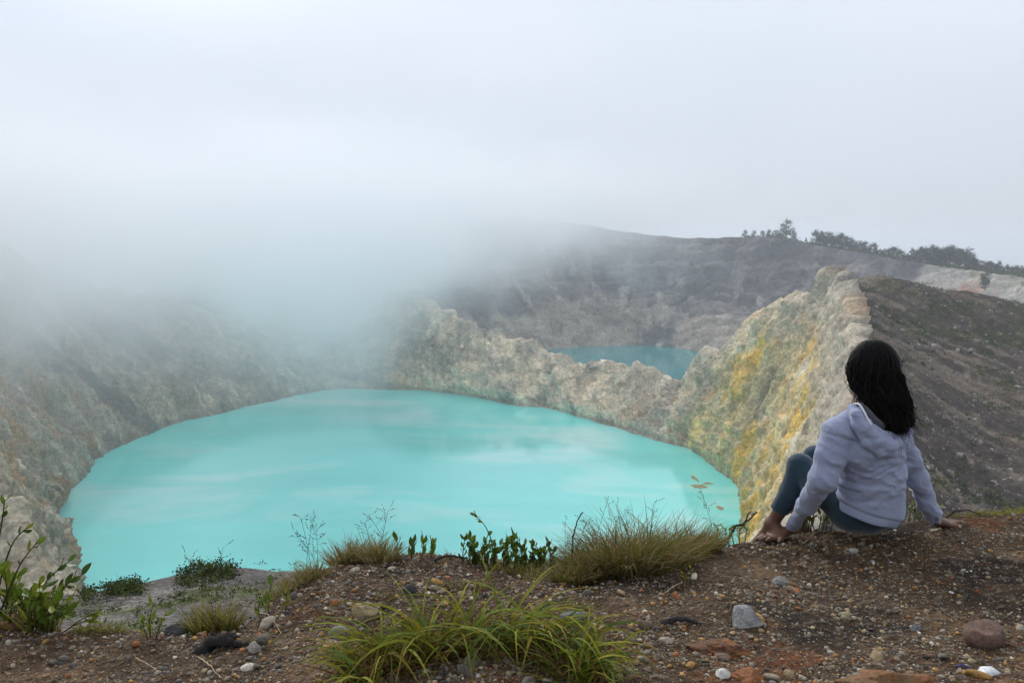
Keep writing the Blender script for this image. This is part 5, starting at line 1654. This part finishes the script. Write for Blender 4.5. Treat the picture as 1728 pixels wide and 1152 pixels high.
def plant_tree(px, ht, back_, label, k, group=None, Y=None, wide=1.0):
    py = np.interp(px, rim_px, rim_py); yy = np.interp(px, rim_px, rim_Y) + back_ if Y is None else Y
    x_ = W(px, py, yy)[0]
    hit = far_bvh.ray_cast(Vector((x_, yy, 400)), Vector((0, 0, -1)))[0]
    z_ = hit.z if hit else W(px, py, yy)[2]
    r_ = empty('rim_tree', (x_, yy, z_ - ht * .02), g.uniform(0, 6.28))
    r_.scale = (ht * wide, ht * wide, ht)
    tag(r_, label, 'tree', group)
    for nm, me in zip(('trunk', 'crown'), tree_protos[k]):
        o = bpy.data.objects.new(nm, me)
        COL.objects.link(o); o.parent = r_
g = np.random.default_rng(33)
plant_tree(1327, 27, 6, 'tallest dark tree on the far crater rim, at the left end of the row', 0, wide=1.25)
for px in (1258, 1270, 1283): plant_tree(px + g.normal() * 2, g.uniform(8, 11), 6, 'thin small tree left of the tallest tree on the far rim', int(g.integers(6)), 'thin small trees at the end of the far rim')
for px in (1297, 1308, 1316, 1339): plant_tree(px, g.uniform(11, 16), 8, 'small tree crowding beside the tallest tree on the far rim', int(g.integers(6)), 'small trees around the tallest rim tree')
plant_tree(1360, 7, 5, 'single tiny tree standing in the gap of the far rim row', 3)
px = 1378.0
while px < 1745:
    d_ = g.uniform(5.0, 8.0)
    ht = g.uniform(14, 23) * (0.85 + 0.25 * math.sin(px / 31.0)) * (1.1 if px > 1500 else .95)
    st_ = 0 if px < 1500 else 1 if px < 1572 else 2
    plant_tree(px, ht, g.uniform(4, 34), ['dark tree on the far rim between the tallest tree and the pale cliff', 'dark tree on the far rim at the left end of the pale cliff', 'dark tree on the far rim above the pale and orange cliff'][st_],
               int(g.integers(6)), ['rim trees left of the pale cliff', 'rim trees at the start of the pale cliff', 'rim trees above the pale cliff'][st_], wide=g.uniform(.9, 1.35))
    px += d_
plant_tree(1664, 24, 0, 'lone dark tree growing out of the orange cliff below the rim row', 3, Y=915, wide=.8)

# ------------------------------------------------------------------ low scrub on the slopes

def scrub(name, pts, size, g, label=None):
    m_ = 26
    n_ = len(pts)
    p_ = pts[:, None] + g.normal(size=(n_, m_, 3)) * (size[:, None, None] * np.array((.5, .5, .22))) + np.array((0, 0, 1)) * size[:, None, None] * .18
    u_ = g.normal(size=(n_, m_, 3)); u_ /= np.linalg.norm(u_, axis=-1, keepdims=True)
    w_ = np.cross(u_, g.normal(size=(n_, m_, 3))); w_ /= np.linalg.norm(w_, axis=-1, keepdims=True)
    s_ = size[:, None, None] * g.uniform(.10, .22, (n_, m_, 1))
    V_ = np.stack([p_ - u_ * s_, p_ + w_ * s_ * .6, p_ + u_ * s_, p_ - w_ * s_ * .6], 2).reshape(-1, 3)
    c_ = np.array((0.065, 0.085, 0.022)) * g.uniform(.55, 1.4, (n_, 1, 1, 1)) * g.uniform(.75, 1.3, (n_, m_, 1, 1)) * np.ones((1, 1, 4, 3))
    o = mesh_np(name, V_, np.arange(len(V_)).reshape(-1, 4), M['crown'], tint=c_.reshape(-1, 3), smooth_shade=False)
    return tag(o, kind='stuff')
g = np.random.default_rng(44)
sel = np.argwhere((on_flank > .8) & (gr > 0.12) & (vv > 1.02))
sel = sel[g.integers(0, len(sel), 1500)]
scrub('vegetation', P[sel[:, 0], sel[:, 1]], g.uniform(.7, 2.2, 1500), g)
# heath on our own slope, and the bushes on its brow
r_ = g.uniform(9, 29, 2600); a_ = g.uniform(-.75, .1, 2600)
sx, sy = np.sin(a_) * r_, np.cos(a_) * r_
ok = fbm(sx / 2.2, sy / 2.2, sx * 0, 4, 86, .6) > 0.10
sx, sy = sx[ok], sy[ok]
ri = np.clip(np.interp(np.log(np.hypot(sx, sy) / 3.4) / math.log(255 / 3.4), np.linspace(0, 1, nr), np.arange(nr)), 0, nr - 1).astype(int)
ai = np.clip(np.interp(np.arctan2(sx, sy), np.linspace(-1.15, 1.15, na), np.arange(na)), 0, na - 1).astype(int)
scrub('vegetation', np.stack([sx, sy, nz[ai, ri]], -1), g.uniform(.05, .17, len(sx)), g)
def brow_bush(px0, px1, label, sd_):
    g = np.random.default_rng(sd_)
    n_ = int((px1 - px0) * 1.2) + 8
    px = g.uniform(px0, px1, n_)
    a_ = np.arctan2((px - 864) / F, 0.96)
    r_ = g.uniform(22.5, 25.5, n_)
    sx, sy = np.sin(a_) * r_, np.cos(a_) * r_
    ri = np.interp(np.log(r_ / 3.4) / math.log(255 / 3.4), np.linspace(0, 1, nr), np.arange(nr)).astype(int)
    ai = np.interp(a_, np.linspace(-1.15, 1.15, na), np.arange(na)).astype(int)
    c_ = np.stack([sx, sy, nz[ai, ri]], -1)
    o = scrub('brow_bush', c_, g.uniform(.13, .26, n_), g)
    del o['kind']
    return tag(o, label, 'shrub')
brow_bush(176, 238, 'dark low bush on the brow of the slope, against the lake', 1)
brow_bush(140, 158, 'small dark bush on the slope brow just right of the left shrub', 2)
brow_bush(300, 400, 'long dark bush on the slope brow behind the upright grass clump', 3)

# loose blocks on the scree flank
g = np.random.default_rng(45)
sel = np.argwhere((on_flank > .8) & (vv > 1.02) & (vv < 1.9))
sel = sel[g.integers(0, len(sel), 7000)]
sz = np.clip(0.16 * (1 - g.uniform(0, 1, 7000)) ** (-1 / 2.0), .16, 1.3)
bl = np.einsum('nij,nkj->nki', rand_rot(7000, g), ICO_V[None] * (1 + g.uniform(-.3, .3, (7000, 12, 1))) * g.uniform(.5, 1.1, (7000, 1, 3))) * sz[:, None, None]
bl += P[sel[:, 0], sel[:, 1]][:, None] + g.normal(size=(7000, 1, 3)) * np.array((.6, .6, 0))
tc = np.array((0.19, 0.175, 0.16)) * g.uniform(.35, 1.7, (7000, 1)) ** 1.2
blocks = mesh_np('rubble', bl.reshape(-1, 3), (ICO_F[None] + (np.arange(7000) * 12)[:, None, None]).reshape(-1, 3), M['rock'], tint=np.repeat(np.clip(tc, .03, .5), 12, 0), smooth_shade=False)
tag(blocks, kind='stuff')

# undergrowth along the wooded rim
g = np.random.default_rng(46)
pts = []
for px in np.concatenate([g.uniform(1255, 1345, 60), g.uniform(1366, 1760, 520)]):
    yy = np.interp(px, rim_px, rim_Y) + g.uniform(1, 26)
    x_ = W(px, 440, yy)[0]
    hit = far_bvh.ray_cast(Vector((x_, yy, 400)), Vector((0, 0, -1)))[0]
    if hit: pts.append(tuple(hit))
und = scrub('undergrowth', np.array(pts), g.uniform(3.5, 8.5, len(pts)), g)
